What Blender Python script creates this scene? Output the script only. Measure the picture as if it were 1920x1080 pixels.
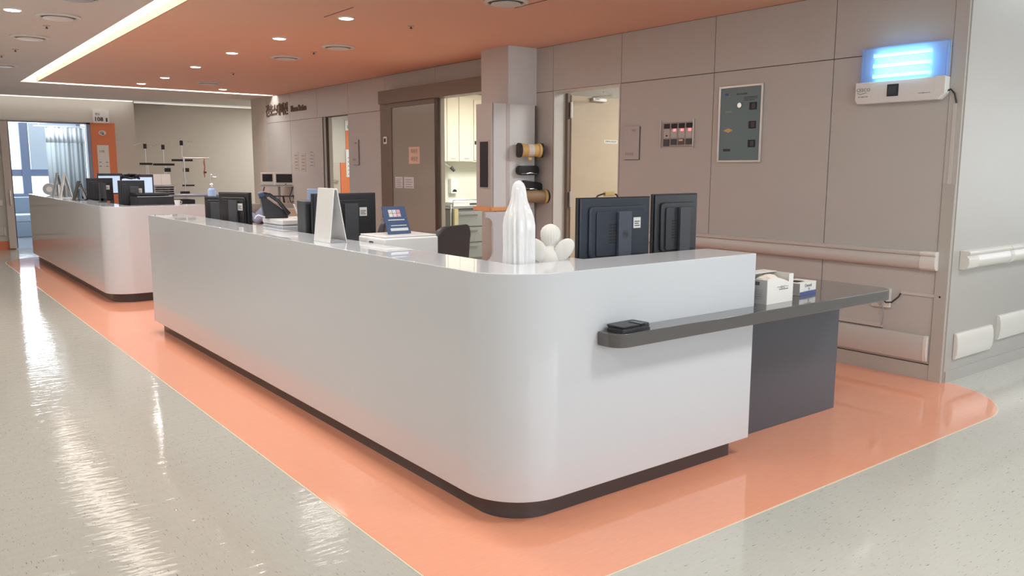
import bpy, bmesh, math, random
from mathutils import Vector, Matrix
random.seed(7)
PI = math.pi
for o in list(bpy.data.objects): bpy.data.objects.remove(o)
S = bpy.context.scene
COL = S.collection
# ------------------------------------------------------------------ camera
cd = bpy.data.cameras.new('camera'); cam = bpy.data.objects.new('camera', cd); COL.objects.link(cam)
YAW, PIT, ROL, FPX = 0.915912794, 0.144609368, 0.00245130592, 1532.25428
f = Vector((math.cos(PIT)*math.cos(YAW), math.cos(PIT)*math.sin(YAW), -math.sin(PIT)))
r = Vector((math.sin(YAW), -math.cos(YAW), 0)); u = r.cross(f)
r2 = r*math.cos(ROL)+u*math.sin(ROL); u2 = -r*math.sin(ROL)+u*math.cos(ROL)
cam.matrix_world = Matrix(((r2.x, u2.x, -f.x, 0), (r2.y, u2.y, -f.y, 0), (r2.z, u2.z, -f.z, 1.6), (0, 0, 0, 1)))
cd.sensor_width = 36; cd.lens = FPX*36/1920; cd.clip_start = .05; cd.clip_end = 100
S.camera = cam
# ------------------------------------------------------------------ world, exposure
w = bpy.data.worlds.new('world'); S.world = w; w.use_nodes = True
w.node_tree.nodes['Background'].inputs[0].default_value = (.88, .94, 1, 1)
w.node_tree.nodes['Background'].inputs[1].default_value = 2.7
S.view_settings.view_transform = 'Standard'; S.view_settings.look = 'None'
S.view_settings.exposure = 0.2; S.view_settings.gamma = 1; S.view_settings.use_curve_mapping = False
def area(name, loc, rot, sx, sy, energy, color=(1, 1, 1), shape='RECTANGLE', spread=PI):
    l = bpy.data.lights.new(name, 'AREA'); l.shape = shape; l.size = sx; l.size_y = sy
    l.energy = energy; l.color = color; l.spread = spread
    o = bpy.data.objects.new(name, l); o.location = loc; o.rotation_euler = rot; COL.objects.link(o); return o
COOL = (.86, .93, 1); WARM = (1, .975, .94)
area('daylight_behind', (3.4, -3.9, 1.8), (-PI/2, 0, PI), 7.0, 1.8, 32, COOL)        # the window band behind the camera
area('daylight_passage', (11.9, 0.2, 1.7), (0, PI/2, 0), 1.8, 3.6, 5, (1, .98, .95))  # window at the end of the right passage
area('daylight_108', (3.1, 23.8, 1.9), (-PI/2, 0, 0), 2.2, 1.8, 120, COOL)            # ward window
for x, y, e in ((-.4, .8, 30), (-.4, 5.2, 30), (-.4, 9.6, 30), (3.5, .8, 34), (6.5, .8, 25), (9.5, .8, 4)):        # added fill lamps over the corridors, out of view (glowing squares built below)
    area('corridor_fill', (x, y, 2.97), (0, 0, 0), .55, .55, e, WARM)
area('cove_lamp_side', (2.085, 9.1, 3.13), (0, 0, 0), .2, 12.9, 62, WARM, spread=2.0)
area('cove_lamp_far', (4.2, 15.74, 3.13), (0, 0, 0), 3.8, .16, 22, WARM)
area('wall_wash_lamp', (3.0, 18.72, 2.98), (0, 0, 0), 2.6, .1, 2.5, WARM)
area('alcove_fill', (8.0, 18.0, 2.97), (0, 0, 0), 1.1, .55, 52, WARM)  # added fill hidden behind the nurse wall, brightens the alcove
area('ward_lamp', (2.6, 20.3, 2.95), (0, 0, 0), 1.2, .6, 40, COOL)
area('treatment_room_lamp', (8.0, 9.9, 2.93), (0, 0, 0), 1.2, 1.2, 115, (1, .97, .88))
area('exam_room_lamp', (7.8, 5.4, 2.93), (0, 0, 0), 1.0, 1.0, 75, WARM)
area('office_lamp', (7.8, 14.9, 2.93), (0, 0, 0), 1.2, 1.2, 60, WARM)

# ------------------------------------------------------------------ materials
def lin(c): return tuple((x/12.92 if x <= .04045 else ((x+.055)/1.055)**2.4) for x in c)
MATS = {}
def mat(name, rgb, rough=.5, metal=0, coat=0, noise=0, nscale=8, emit=None, es=0, alpha=1, spec=.5, bump=0, bscale=200):
    if name in MATS: return MATS[name]
    m = bpy.data.materials.new(name); m.use_nodes = True; nt = m.node_tree; b = nt.nodes['Principled BSDF']
    c = (*rgb, 1)
    b.inputs['Base Color'].default_value = c; b.inputs['Roughness'].default_value = rough
    b.inputs['Metallic'].default_value = metal; b.inputs['Coat Weight'].default_value = coat
    b.inputs['Coat Roughness'].default_value = .05; b.inputs['Specular IOR Level'].default_value = spec
    b.inputs['Alpha'].default_value = alpha
    tc = nt.nodes.new('ShaderNodeTexCoord')
    n = nt.nodes.new('ShaderNodeTexNoise'); n.inputs['Scale'].default_value = nscale; n.inputs['Detail'].default_value = 4
    nt.links.new(tc.outputs['Object'], n.inputs['Vector'])
    mr = nt.nodes.new('ShaderNodeMapRange'); mr.inputs['To Min'].default_value = 1-max(noise, .015); mr.inputs['To Max'].default_value = 1+max(noise, .015)
    nt.links.new(n.outputs['Fac'], mr.inputs['Value'])
    mx = nt.nodes.new('ShaderNodeVectorMath'); mx.operation = 'SCALE'; mx.inputs[0].default_value = rgb
    nt.links.new(mr.outputs[0], mx.inputs['Scale']); nt.links.new(mx.outputs[0], b.inputs['Base Color'])
    if bump:
        n2 = nt.nodes.new('ShaderNodeTexNoise'); n2.inputs['Scale'].default_value = bscale
        nt.links.new(tc.outputs['Object'], n2.inputs['Vector'])
        bp = nt.nodes.new('ShaderNodeBump'); bp.inputs['Strength'].default_value = bump; bp.inputs['Distance'].default_value = .002
        nt.links.new(n2.outputs['Fac'], bp.inputs['Height']); nt.links.new(bp.outputs[0], b.inputs['Normal'])
    if emit: b.inputs['Emission Color'].default_value = (*emit, 1); b.inputs['Emission Strength'].default_value = es
    MATS[name] = m; return m
def s(*c): return lin([x/255 for x in c])
def vinyl(name, rgb, dark, along, rough=.07, amount=.5, bmp=.25):
    """Glossy sheet vinyl with short directional flecks; flecks run along 'x' or 'y'."""
    m = bpy.data.materials.new(name); m.use_nodes = True; nt = m.node_tree; b = nt.nodes['Principled BSDF']; L = nt.links
    tc = nt.nodes.new('ShaderNodeTexCoord'); mp = nt.nodes.new('ShaderNodeMapping')
    mp.inputs['Scale'].default_value = (20, 170, 1) if along == 'x' else (170, 20, 1)
    mp.inputs['Rotation'].default_value = (0, 0, .06)
    L.new(tc.outputs['Object'], mp.inputs[0])
    n = nt.nodes.new('ShaderNodeTexNoise'); n.inputs['Scale'].default_value = 1; n.inputs['Detail'].default_value = 2
    L.new(mp.outputs[0], n.inputs['Vector'])
    cr = nt.nodes.new('ShaderNodeMapRange'); cr.inputs['From Min'].default_value = .665; cr.inputs['From Max'].default_value = .70
    cr.inputs['To Max'].default_value = amount
    L.new(n.outputs['Fac'], cr.inputs['Value'])
    n3 = nt.nodes.new('ShaderNodeTexNoise'); n3.inputs['Scale'].default_value = .55; n3.inputs['Detail'].default_value = 5
    L.new(mp.outputs[0], n3.inputs['Vector'])
    mr = nt.nodes.new('ShaderNodeMapRange'); mr.inputs['To Min'].default_value = .93; mr.inputs['To Max'].default_value = 1.07
    L.new(n3.outputs['Fac'], mr.inputs['Value'])
    sc = nt.nodes.new('ShaderNodeVectorMath'); sc.operation = 'SCALE'; sc.inputs[0].default_value = rgb
    L.new(mr.outputs[0], sc.inputs['Scale'])
    mx = nt.nodes.new('ShaderNodeMix'); mx.data_type = 'RGBA'
    L.new(cr.outputs[0], mx.inputs['Factor']); L.new(sc.outputs[0], mx.inputs[6]); mx.inputs[7].default_value = (*dark, 1)
    L.new(mx.outputs[2], b.inputs['Base Color'])
    b.inputs['Roughness'].default_value = rough
    # long soft waves: polished wax surface
    mp2 = nt.nodes.new('ShaderNodeMapping'); mp2.inputs['Scale'].default_value = (30, 3, 1) if along == 'x' else (6, 22, 1)
    L.new(tc.outputs['Object'], mp2.inputs[0])
    n2 = nt.nodes.new('ShaderNodeTexNoise'); n2.inputs['Scale'].default_value = 1; n2.inputs['Detail'].default_value = 3
    L.new(mp2.outputs[0], n2.inputs['Vector'])
    bp = nt.nodes.new('ShaderNodeBump'); bp.inputs['Strength'].default_value = bmp; bp.inputs['Distance'].default_value = .003
    L.new(n2.outputs['Fac'], bp.inputs['Height']); L.new(bp.outputs[0], b.inputs['Normal'])
    MATS[name] = m; return m
FLOOR_Y = vinyl('vinyl_beige_long', (.50, .49, .44), (.14, .13, .12), 'y', amount=.75, bmp=.8)
FLOOR_X = vinyl('vinyl_beige_cross', (.55, .55, .50), (.14, .13, .12), 'x', amount=.75)
ORANGE = vinyl('vinyl_orange', (.88, .39, .25), (.80, .30, .16), 'x', rough=.06, amount=.3, bmp=.1)
LINE = mat('vinyl_weld_line', (.8, .72, .55), .3)
CEILW = mat('ceiling_white', (.62, .60, .57), .9, bump=.1)
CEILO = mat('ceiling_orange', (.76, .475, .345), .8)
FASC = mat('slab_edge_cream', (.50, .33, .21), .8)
WALL = mat('wall_panel_beige', (.54, .525, .50), .45, noise=.03, nscale=3)
WALLB = mat('wall_joint_dark', (.12, .09, .07), .8)
WALLG = mat('wall_cream_paint', (.62, .59, .53), .6)
WALLR = mat('wall_return_white', (.48, .465, .44), .45)
SKIRT = mat('skirting_beige', (.50, .48, .445), .4)
SOLID = mat('solid_surface_white', (.635, .665, .705), .03, noise=.02, nscale=300, spec=.6)
KICK = mat('kick_dark_brown', (.080, .070, .073), .3)
STONE = mat('stone_dark_grey', (.105, .10, .10), .10, noise=.35, nscale=400, coat=.5)
BLOCK = mat('desk_block_slate', (.09, .097, .115), .38)
BLK = mat('black_plastic', (.018, .019, .024), .38)
BLK2 = mat('black_gloss', (.012, .013, .02), .15)
NAVY = mat('monitor_back_slate', (.033, .042, .062), .36)
DGREY = mat('dark_grey_plastic', (.06, .065, .075), .45)
GREYP = mat('grey_plastic', (.35, .36, .38), .4)
WHT = mat('white_plastic', (.80, .80, .79), .3)
PAPER = mat('paper_white', (.80, .79, .76), .8)
GLAZE = mat('white_glaze', (.86, .87, .88), .08, coat=.6)
BISQUE = mat('white_bisque', (.80, .78, .74), .65, bump=.3, bscale=300)
METAL = mat('chrome', (.82, .82, .83), .3, metal=1)
ALU = mat('brushed_aluminium', (.66, .64, .62), .35, metal=.8)
BROWNM = mat('brown_metal', (.19, .15, .115), .45)
DBROWN = mat('dark_brown_metal', (.07, .045, .033), .4)
RAILM = mat('handrail_cream', (.61, .585, .555), .35)
RAILW = mat('handrail_cap_white', (.76, .74, .70), .35)
WOOD = mat('maple_veneer', (.55, .455, .34), .5, noise=.08, nscale=5)
CUPB = mat('cupboard_cream', (.78, .71, .58), .5, noise=.05, nscale=4)
JAMB = mat('door_jamb_pale', (.62, .61, .57), .4)
ORP = mat('orange_panel', (.78, .24, .10), .5)
PILLM = mat('pillar_panel_grey', (.74, .78, .80), .4)
TEAL = mat('alarm_panel_teal', (.15, .23, .25), .4)
DARK = mat('dark_recess', (.02, .02, .022), .6)
YEL = mat('yellow_tape', (.68, .47, .18), .5)
WTAPE = mat('white_tape', (.70, .68, .62), .5)
CHAIRM = mat('chair_dark_vinyl', (.075, .08, .09), .40)
BLUE = mat('blue_card', (.06, .10, .20), .35)
BLUEL = mat('blue_linen', (.36, .42, .62), .8)
INK = mat('ink_dark', (.05, .045, .045), .6)
INKB = mat('lettering_brown', (.13, .075, .05), .5)
INKG = mat('ink_grey', (.22, .22, .23), .6)
INKN = mat('ink_navy', (.05, .08, .25), .5)
TISSUE = mat('tissue_cream', (.86, .80, .70), .9, bump=.6, bscale=40)
SCREEN = mat('screen_lit', (.3, .35, .4), .3, emit=(.50, .64, .85), es=.75)
SCRD = mat('screen_dark', (.02, .02, .025), .12)
REDL = mat('red_indicator', (.8, .1, .1), .3, emit=(1, .12, .15), es=2.5)
LED = mat('cove_strip', (1, 1, 1), .5, emit=(1, .98, .94), es=2.6)
LEDW = mat('wash_strip', (1, 1, 1), .5, emit=(1, .97, .9), es=.9)
LAMP = mat('lamp_disc', (1, 1, 1), .5, emit=(1, .98, .95), es=8)
FILLP = mat('fill_panel', (1, 1, 1), .5, emit=(1, .97, .93), es=2.2)  # glow of the added corridor fill panels
UVT = mat('uv_tube', (1, 1, 1), .3, emit=(.45, .92, 1), es=2.4)
UVR = mat('uv_reflector', (.78, .84, .90), .4)
UVC = None
RED = mat('red_brown_cord', (.35, .10, .06), .6)
GRN = mat('pale_green_bag', (.55, .58, .45), .6)
CURT = mat('curtain_grey', (.38, .43, .46), .8)
CURTW = mat('curtain_mesh_white', (.72, .77, .82), .8)
BFRAME = mat('window_frame_blue_grey', (.24, .29, .42), .4)
BLIND = mat('roller_blind', (.66, .74, .83), .8)
WARDW = mat('ward_wall', (.50, .56, .62), .7)
STEEL = mat('stainless_steel', (.45, .47, .50), .25, metal=.9)
PINKP = mat('notice_pink', (.70, .52, .42), .7)
BLUEP = mat('paper_blue_white', (.62, .66, .70), .7)
def glass_mat(name, tint, mixf, rough=.05):
    m = bpy.data.materials.new(name); m.use_nodes = True; nt = m.node_tree; L = nt.links
    out = nt.nodes['Material Output']; nt.nodes.remove(nt.nodes['Principled BSDF'])
    tr = nt.nodes.new('ShaderNodeBsdfTransparent'); tr.inputs[0].default_value = (*tint, 1)
    gl = nt.nodes.new('ShaderNodeBsdfPrincipled'); gl.inputs['Base Color'].default_value = (*tint, 1); gl.inputs['Roughness'].default_value = rough
    mx = nt.nodes.new('ShaderNodeMixShader'); mx.inputs[0].default_value = mixf
    L.new(tr.outputs[0], mx.inputs[1]); L.new(gl.outputs[0], mx.inputs[2]); L.new(mx.outputs[0], out.inputs[0])
    MATS[name] = m; return m
BGLASS = glass_mat('brown_film_glass', (.37, .375, .335), .90, .12)
CLEAR = glass_mat('clear_glass', (.92, .96, 1), .10)
UVC = glass_mat('blue_acrylic', (.72, .84, 1), .22, .15)

# ------------------------------------------------------------------ mesh helpers
def box(bm, x0, x1, y0, y1, z0, z1):
    v = [bm.verts.new(p) for p in ((x0, y0, z0), (x1, y0, z0), (x1, y1, z0), (x0, y1, z0), (x0, y0, z1), (x1, y0, z1), (x1, y1, z1), (x0, y1, z1))]
    for q in ((3, 2, 1, 0), (4, 5, 6, 7), (0, 1, 5, 4), (1, 2, 6, 5), (2, 3, 7, 6), (3, 0, 4, 7)): bm.faces.new([v[i] for i in q])
    return bm
def B(*a):
    bm = bmesh.new(); box(bm, *a); return bm
def frame_of(d):
    d = d.normalized(); a = Vector((0, 0, 1)) if abs(d.z) < .9 else Vector((1, 0, 0))
    x = d.cross(a).normalized(); return x, d.cross(x).normalized()
def tube(bm, pts, rad, seg=10, cap=True):
    pts = [Vector(p) for p in pts]; n = len(pts)
    rads = rad if isinstance(rad, (list, tuple)) else [rad]*n
    rings = []; px = None
    for i, p in enumerate(pts):
        d = (pts[min(i+1, n-1)]-pts[max(i-1, 0)])
        x, y = frame_of(d)
        if px is not None:
            x = (px - d.normalized()*px.dot(d.normalized())).normalized(); y = d.normalized().cross(x)
        px = x
        rings.append([bm.verts.new(p+(x*math.cos(2*PI*k/seg)+y*math.sin(2*PI*k/seg))*rads[i]) for k in range(seg)])
    for a, b in zip(rings, rings[1:]):
        for k in range(seg): bm.faces.new((a[k], a[(k+1) % seg], b[(k+1) % seg], b[k]))
    if cap: bm.faces.new(rings[0][::-1]); bm.faces.new(rings[-1])
    return bm
def T(pts, rad, seg=10): return tube(bmesh.new(), pts, rad, seg)
def lathe(bm, prof, seg=32, c=(0, 0, 0), fn=None):
    """profile of (radius, z); fn(angle, z, r) -> r for folds"""
    rings = []
    for rr, z in prof:
        rg = []
        for k in range(seg):
            a = 2*PI*k/seg; q = fn(a, z, rr) if fn else (rr, rr)
            rg.append(bm.verts.new((c[0]+q[0]*math.cos(a), c[1]+q[1]*math.sin(a), c[2]+z)))
        rings.append(rg)
    for a, b in zip(rings, rings[1:]):
        for k in range(seg): bm.faces.new((a[k], a[(k+1) % seg], b[(k+1) % seg], b[k]))
    bm.faces.new(rings[0][::-1]); bm.faces.new(rings[-1]); return bm
def prism(bm, pts, axis, a, b):
    """polygon extruded along an axis; pts are the two other coordinates in order"""
    def P(p, t): return {'z': (p[0], p[1], t), 'y': (p[0], t, p[1]), 'x': (t, p[0], p[1])}[axis]
    v0 = [bm.verts.new(P(p, a)) for p in pts]; v1 = [bm.verts.new(P(p, b)) for p in pts]; n = len(pts)
    for i in range(n): bm.faces.new((v0[i], v0[(i+1) % n], v1[(i+1) % n], v1[i]))
    bm.faces.new(v0[::-1]); bm.faces.new(v1); bmesh.ops.recalc_face_normals(bm, faces=bm.faces); return bm
def arc(cx, cy, rr, a0, a1, n=10): return [(cx+rr*math.cos(a0+(a1-a0)*i/n), cy+rr*math.sin(a0+(a1-a0)*i/n)) for i in range(n+1)]
def rrect(x0, x1, y0, y1, rr, n=4):
    return arc(x1-rr, y1-rr, rr, 0, PI/2, n)+arc(x0+rr, y1-rr, rr, PI/2, PI, n)+arc(x0+rr, y0+rr, rr, PI, 1.5*PI, n)+arc(x1-rr, y0+rr, rr, 1.5*PI, 2*PI, n)
def obj(name, bm, m, parent=None, bev=0, smooth=False, label=None, loc=None, rot=None):
    me = bpy.data.meshes.new(name); bmesh.ops.recalc_face_normals(bm, faces=bm.faces); bm.to_mesh(me); bm.free(); me.materials.append(m)
    o = bpy.data.objects.new(name, me); COL.objects.link(o)
    if parent: o.parent = parent
    if loc: o.location = loc
    if rot: o.rotation_euler = rot
    if smooth:
        for p in me.polygons: p.use_smooth = True
        me.set_sharp_from_angle(angle=math.radians(40))
    if bev:
        b = o.modifiers.new('bevel', 'BEVEL'); b.width = bev; b.segments = 2; b.limit_method = 'ANGLE'; b.angle_limit = .6; b.harden_normals = smooth
    if label: o['label'] = label
    return o
def tag(o, label, cat, group=None, kind=None):
    o['label'] = label; o['category'] = cat
    if group: o['group'] = group
    if kind: o['kind'] = kind
    return o
def thing(name, label, cat, loc=(0, 0, 0), rz=0, group=None):
    o = bpy.data.objects.new(name, None); o.empty_display_size = .05; COL.objects.link(o); o.location = loc; o.rotation_euler = (0, 0, rz)
    return tag(o, label, cat, group)
def struct(name, bm, m, parent=None, bev=0, smooth=False):
    o = obj(name, bm, m, parent, bev, smooth)
    if not parent: o['kind'] = 'structure'
    return o
def text(name, body, size, loc, rot, m, parent, ext=.0015, align='CENTER', sx=1.0, bold=0):
    cu = bpy.data.curves.new(name, 'FONT'); cu.body = body; cu.size = size; cu.extrude = ext; cu.align_x = align; cu.align_y = 'CENTER'; cu.offset = bold
    cu.resolution_u = 2
    o = bpy.data.objects.new(name, cu); COL.objects.link(o)
    dg = bpy.context.evaluated_depsgraph_get(); me = bpy.data.meshes.new_from_object(o.evaluated_get(dg))
    bpy.data.objects.remove(o); bpy.data.curves.remove(cu)
    me.materials.clear(); me.materials.append(m)
    n = bpy.data.objects.new(name, me); COL.objects.link(n); n.parent = parent; n.location = loc; n.rotation_euler = rot; n.scale = (sx, 1, 1)
    return n
def copy_tree(o, loc, rz=None, label=None):
    def cp(a, par):
        c = a.copy(); COL.objects.link(c)
        if par: c.parent = par; c.matrix_parent_inverse = a.matrix_parent_inverse
        for ch in list(kids.get(a, [])): cp(ch, c)
        return c
    kids = {}
    for x in bpy.data.objects:
        if x.parent: kids.setdefault(x.parent, []).append(x)
    c = cp(o, None); c.location = loc
    if rz is not None: c.rotation_euler = (0, 0, rz)
    if label: c['label'] = label
    return c
FR = (PI/2, 0, 0)      # text standing upright and facing local -y
# ================================================================== STRUCTURE
fl = struct('floor', B(-1.0, 1.58, -4, 19, -.1, 0), FLOOR_Y)
struct('cross_passage_floor', B(1.58, 12, -4, 2.79, -.1, 0), FLOOR_X, fl)
struct('station_floor', B(1.58, 9.6, 2.79, 19, -.1, 0), FLOOR_Y, fl)
struct('ward_floor', B(-1.0, 9.6, 19, 24.1, -.1, 0), mat('ward_vinyl', (.36, .40, .45), .12), fl)
def inlay(d, z0, z1):
    x0, y0, x1, y1 = 1.58-d, 2.19-d, 6.3+d, 17.0+d
    pts = [(x0+.25, y0)]+arc(5.58, 2.94, .75+d, -PI/2, -.19, 12)+[(6.25+d, 2.80)]
    pts += [(6.25+d, y1-0.0)]+arc(x0+.9, y1-.9, .9, PI/2, PI, 8)+arc(x0+.12, y0+.12, .12, PI, 1.5*PI, 5)
    return prism(bmesh.new(), pts, 'z', z0, z1)
obj('weld_line', inlay(.008, 0, .0015), LINE, fl)
obj('orange_floor', inlay(0, 0, .003), ORANGE, fl)

# ceilings
ce = struct('ceiling', B(-1.0, 1.97, -4, 19, 3.0, 3.3), CEILW)
struct('ceiling_near', B(1.97, 12, -4, 2.4, 3.0, 3.3), CEILW, ce)
struct('ceiling_far', B(1.97, 9.6, 15.86, 20, 3.0, 3.3), CEILW, ce)
struct('ceiling_recess', B(1.97, 6.25, 2.4, 15.86, 3.26, 3.3), CEILW, ce)
slab = struct('ceiling_orange', B(2.2, 6.25, 2.65, 15.62, 3.0, 3.03), CEILO)
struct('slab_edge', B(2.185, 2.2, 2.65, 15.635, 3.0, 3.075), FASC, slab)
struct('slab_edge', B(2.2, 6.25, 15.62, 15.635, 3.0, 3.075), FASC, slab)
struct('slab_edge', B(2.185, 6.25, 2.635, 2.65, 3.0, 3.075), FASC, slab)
cv = thing('cove_light', 'white glowing cove light strip around the orange ceiling', 'light', (2.08, 9, 3.17))
obj('light_strip', B(-.105, .55, -6.3, 6.84, -.02, .0), LED, cv)
obj('light_strip', B(.55, 4.16, 6.60, 6.84, -.02, .0), LED, cv)
# access hatch joints in the orange ceiling
for x, y0, y1 in ((4.55, 5.2, 5.9), (3.42, 6.75, 7.35)):
    obj('hatch_joint', B(x, x+.008, y0, y1, 2.997, 3.0), WALLB, slab)

# right wall: panels over a dark backing
def wallbacking(name, segs, x0=6.262, x1=6.40):
    bm = bmesh.new()
    for y0, y1, z0, z1 in segs: box(bm, x0, x1, y0, y1, z0, z1)
    return struct(name, bm, WALLB)
wr = wallbacking('wall_right', [(2.82, 6.28, 0, 3.28), (6.28, 7.36, 2.49, 3.28), (7.36, 8.42, 0, 3.28), (8.42, 11.40, 2.60, 3.28), (11.40, 12.60, 0, 3.28), (12.60, 13.60, 2.49, 3.28), (13.60, 16.22, 0, 3.28)])
g = .0035
def pan(y0, y1, z0, z1): obj('wall_panel', B(6.25, 6.262, y0+g, y1-g, z0+g, z1-g), WALL, wr)
for y0, y1 in ((2.90, 3.84), (3.84, 5.055), (5.055, 6.27), (6.27, 7.37), (7.37, 8.42), (8.42, 9.9), (9.9, 11.35), (11.35, 12.60), (12.60, 13.82), (13.82, 15.03), (15.03, 16.22)):
    pan(y0, y1, 2.49 if not (8.4 < y0 < 11.3) else 2.60, 3.0)
for y0, y1 in ((2.90, 3.84), (3.84, 5.055), (5.055, 6.275), (7.365, 8.42), (11.40, 12.60), (13.60, 15.03), (15.03, 16.22)):
    pan(y0, y1, .125, 2.49)
for y0, y1 in ((2.83, 6.275), (7.365, 8.42), (11.40, 12.60), (13.60, 16.22)):
    struct('baseboard_right', B(6.246, 6.262, y0, y1, 0, .12), SKIRT)
# backs of the right wall inside the rooms (so that the rooms read pale)
bm = bmesh.new()
for y0, y1, z0, z1 in [(2.95, 6.28, 0, 3.0), (7.36, 8.42, 0, 3.0), (11.40, 12.6, 0, 3.0), (13.6, 16.2, 0, 3.0)]: box(bm, 6.40, 6.405, y0, y1, z0, z1)
obj('inner_lining', bm, WALLG, wr)
# corner post
struct('trim_1', B(6.244, 6.30, 2.80, 2.90, 0, 3.0), WALL, bev=.003)
struct('trim_2', B(6.238, 6.245, 2.803, 2.895, .0, 1.5), SKIRT, bev=.002)
# return wall of the passage
struct('wall_return', B(6.262, 12, 2.79, 2.95, 0, 3.3), WALLR)
struct('baseboard_return', B(6.27, 12, 2.778, 2.79, 0, .09), WALLR)
# far wall with room 108
bm = bmesh.new(); box(bm, -1, 2.05, 18.9, 19.05, 0, 3.3); box(bm, 2.05, 3.52, 18.9, 19.05, 2.52, 3.3); box(bm, 3.52, 4.37, 18.9, 19.05, 0, 3.3)
wf = struct('wall_far', bm, WALLG)
struct('wall_alcove', B(4.3, 9.6, 19.55, 19.7, 0, 3.3), WALLG)
struct('trim_3', B(4.37, 4.40, 18.9, 19.6, 0, 3.0), WALLG)
struct('trim_4', B(4.40, 9.6, 18.86, 18.92, 2.965, 3.0), mat('alcove_edge_pale', (.80, .80, .76), .6))
ww = thing('wall_wash_light', 'thin pale light strip along the top of the far wall', 'light', (2.9, 18.8, 2.99))
obj('light_strip', B(-3.4, 1.47, .02, .09, -.005, .009), LEDW, ww); obj('light_strip', B(1.5, 6.6, .02, .058, -.030, -.026), LEDW, ww)
# alcove right end, back of the rooms
bm = bmesh.new(); box(bm, 6.4, 9.6, 16.9, 17.05, 0, 3.0); struct('wall_office', bm, WALLG)
struct('wall_rooms_side', B(9.5, 9.6, 2.95, 19.6, 0, 3.3), WALLG)
struct('wall_divider', B(6.40, 9.5, 7.60, 7.70, 0, 3.0), WALLG)
struct('wall_treatment', B(6.40, 9.5, 12.2, 12.3, 0, 3.0), mat('treatment_wall', (.74, .76, .70), .6))
struct('ceiling_rooms', B(6.40, 9.5, 2.95, 16.9, 3.0, 3.1), CEILW)
for y0, y1, x0 in ((16.22, 16.9, 6.25),):
    struct('wall_corner', B(6.25, 6.4, y0, 17.05, 0, 3.3), WALLG)
# behind the camera, left, passage end
struct('wall_left', B(-1.1, -1.0, -4, 24.1, 0, 3.3), WALLG)
bm = bmesh.new(); box(bm, -1, 12, -4.1, -4, 0, .85); box(bm, -1, 12, -4.1, -4, 2.75, 3.3); box(bm, -1, -.2, -4.1, -4, .85, 2.75); box(bm, 7.2, 12, -4.1, -4, .85, 2.75)
for x in (1.6, 3.4, 5.2): box(bm, x, x+.12, -4.1, -4, .85, 2.75)
struct('wall_behind', bm, WALLG)
bm = bmesh.new(); box(bm, 12, 12.1, -4, 2.95, 0, .8); box(bm, 12, 12.1, -4, 2.95, 2.6, 3.3); box(bm, 12, 12.1, -4, -1.7, .8, 2.6); box(bm, 12, 12.1, 2.1, 2.95, .8, 2.6)
struct('wall_passage_end', bm, WALLG)
# room 108
bm = bmesh.new()
box(bm, -1, 2.5, 24, 24.1, 0, 3.3); box(bm, 2.5, 5.2, 24, 24.1, 0, .95); box(bm, 2.5, 5.2, 24, 24.1, 2.95, 3.3); box(bm, 4.75, 5.2, 24, 24.1, .9, 3)
struct('wall_ward', bm, WARDW)
struct('wall_ward_side', B(5.1, 5.2, 19.7, 24, 0, 3.3), WARDW)
struct('ceiling_ward', B(-1, 5.2, 19.05, 24.1, 3.0, 3.1), CEILW)
bm = bmesh.new()
box(bm, 2.5, 2.60, 23.95, 24.06, .95, 2.95); box(bm, 2.86, 3.05, 23.9, 24.06, .95, 2.95); box(bm, 4.15, 4.25, 23.95, 24.06, .95, 2.95); box(bm, 4.68, 4.75, 23.95, 24.06, .95, 2.95)
wn = struct('window_1', bm, BFRAME)
obj('transom', B(2.6, 4.15, 23.92, 24.05, 1.39, 1.56), BFRAME, wn); obj('sill', B(2.5, 4.75, 23.85, 24.0, .91, .96), BFRAME, wn)
obj('glass', B(2.6, 4.7, 23.995, 24.0, .96, 2.95), CLEAR, wn)
tag(obj('roller_blind', B(3.06, 4.14, 23.88, 23.90, 1.56, 2.95), BLIND), 'pale blue roller blind drawn over the ward window', 'blind')

# ------------------------------------------------------------------ counters
def counter(name, label, y0, y1, xr, rr=.30, ri=.05, xend=None):
    t = thing(name, label, 'counter', (2.04, y0, 0))
    W, L = .32, y1-y0
    def outline(d):   # inset d from the outside faces
        p = [(d, L-d*.6)]+arc(rr, rr, rr-d, PI, 1.5*PI, 14)+[(xr-d, d), (xr-d, W+.02-d), (W+ri, W+.02-d)]
        p += arc(W+ri-d, W+.02+ri-d, ri, 1.5*PI, PI, 4)+[(W-d, L-d*.6)]
        return p
    obj('counter_body', prism(bmesh.new(), outline(0), 'z', .11, 1.15), SOLID, t, bev=.004, smooth=True)
    obj('kickplate', prism(bmesh.new(), outline(.075), 'z', 0.003, .11), KICK, t, smooth=True)
    return t
main = counter('nurse_counter', 'long white glossy L-shaped counter in the foreground with rounded corner', 2.70, 8.46, 1.71)
obj('corner_shelf', B(.325, .95, .345, .66, 1.09, 1.118), SOLID, main, bev=.003)
far = counter('nurse_counter', 'white glossy rounded counter behind the foreground one, at left', 10.42, 16.5, 1.18)
# inner work desks
def workdesk(y0, y1, x1, label):
    t = thing('work_desk', label, 'desk', (2.37, y0, 0))
    L = y1-y0
    obj('desktop', B(0, .70, 0, L, .72, .75), GREYP, t, bev=.003)
    obj('desktop', B(.70, x1-2.37, 0, .75, .72, .75), GREYP, t, bev=.003)
    for a in (.02, L/2, L-.05): obj('side_panel', B(.03, .65, a, a+.03, .003, .72), GREYP, t)
    return t
workdesk(3.05, 8.40, 3.74, 'grey lower work desk hidden behind the foreground white counter')
workdesk(10.78, 16.4, 3.2, 'grey lower work desk hidden behind the far white counter')

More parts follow.
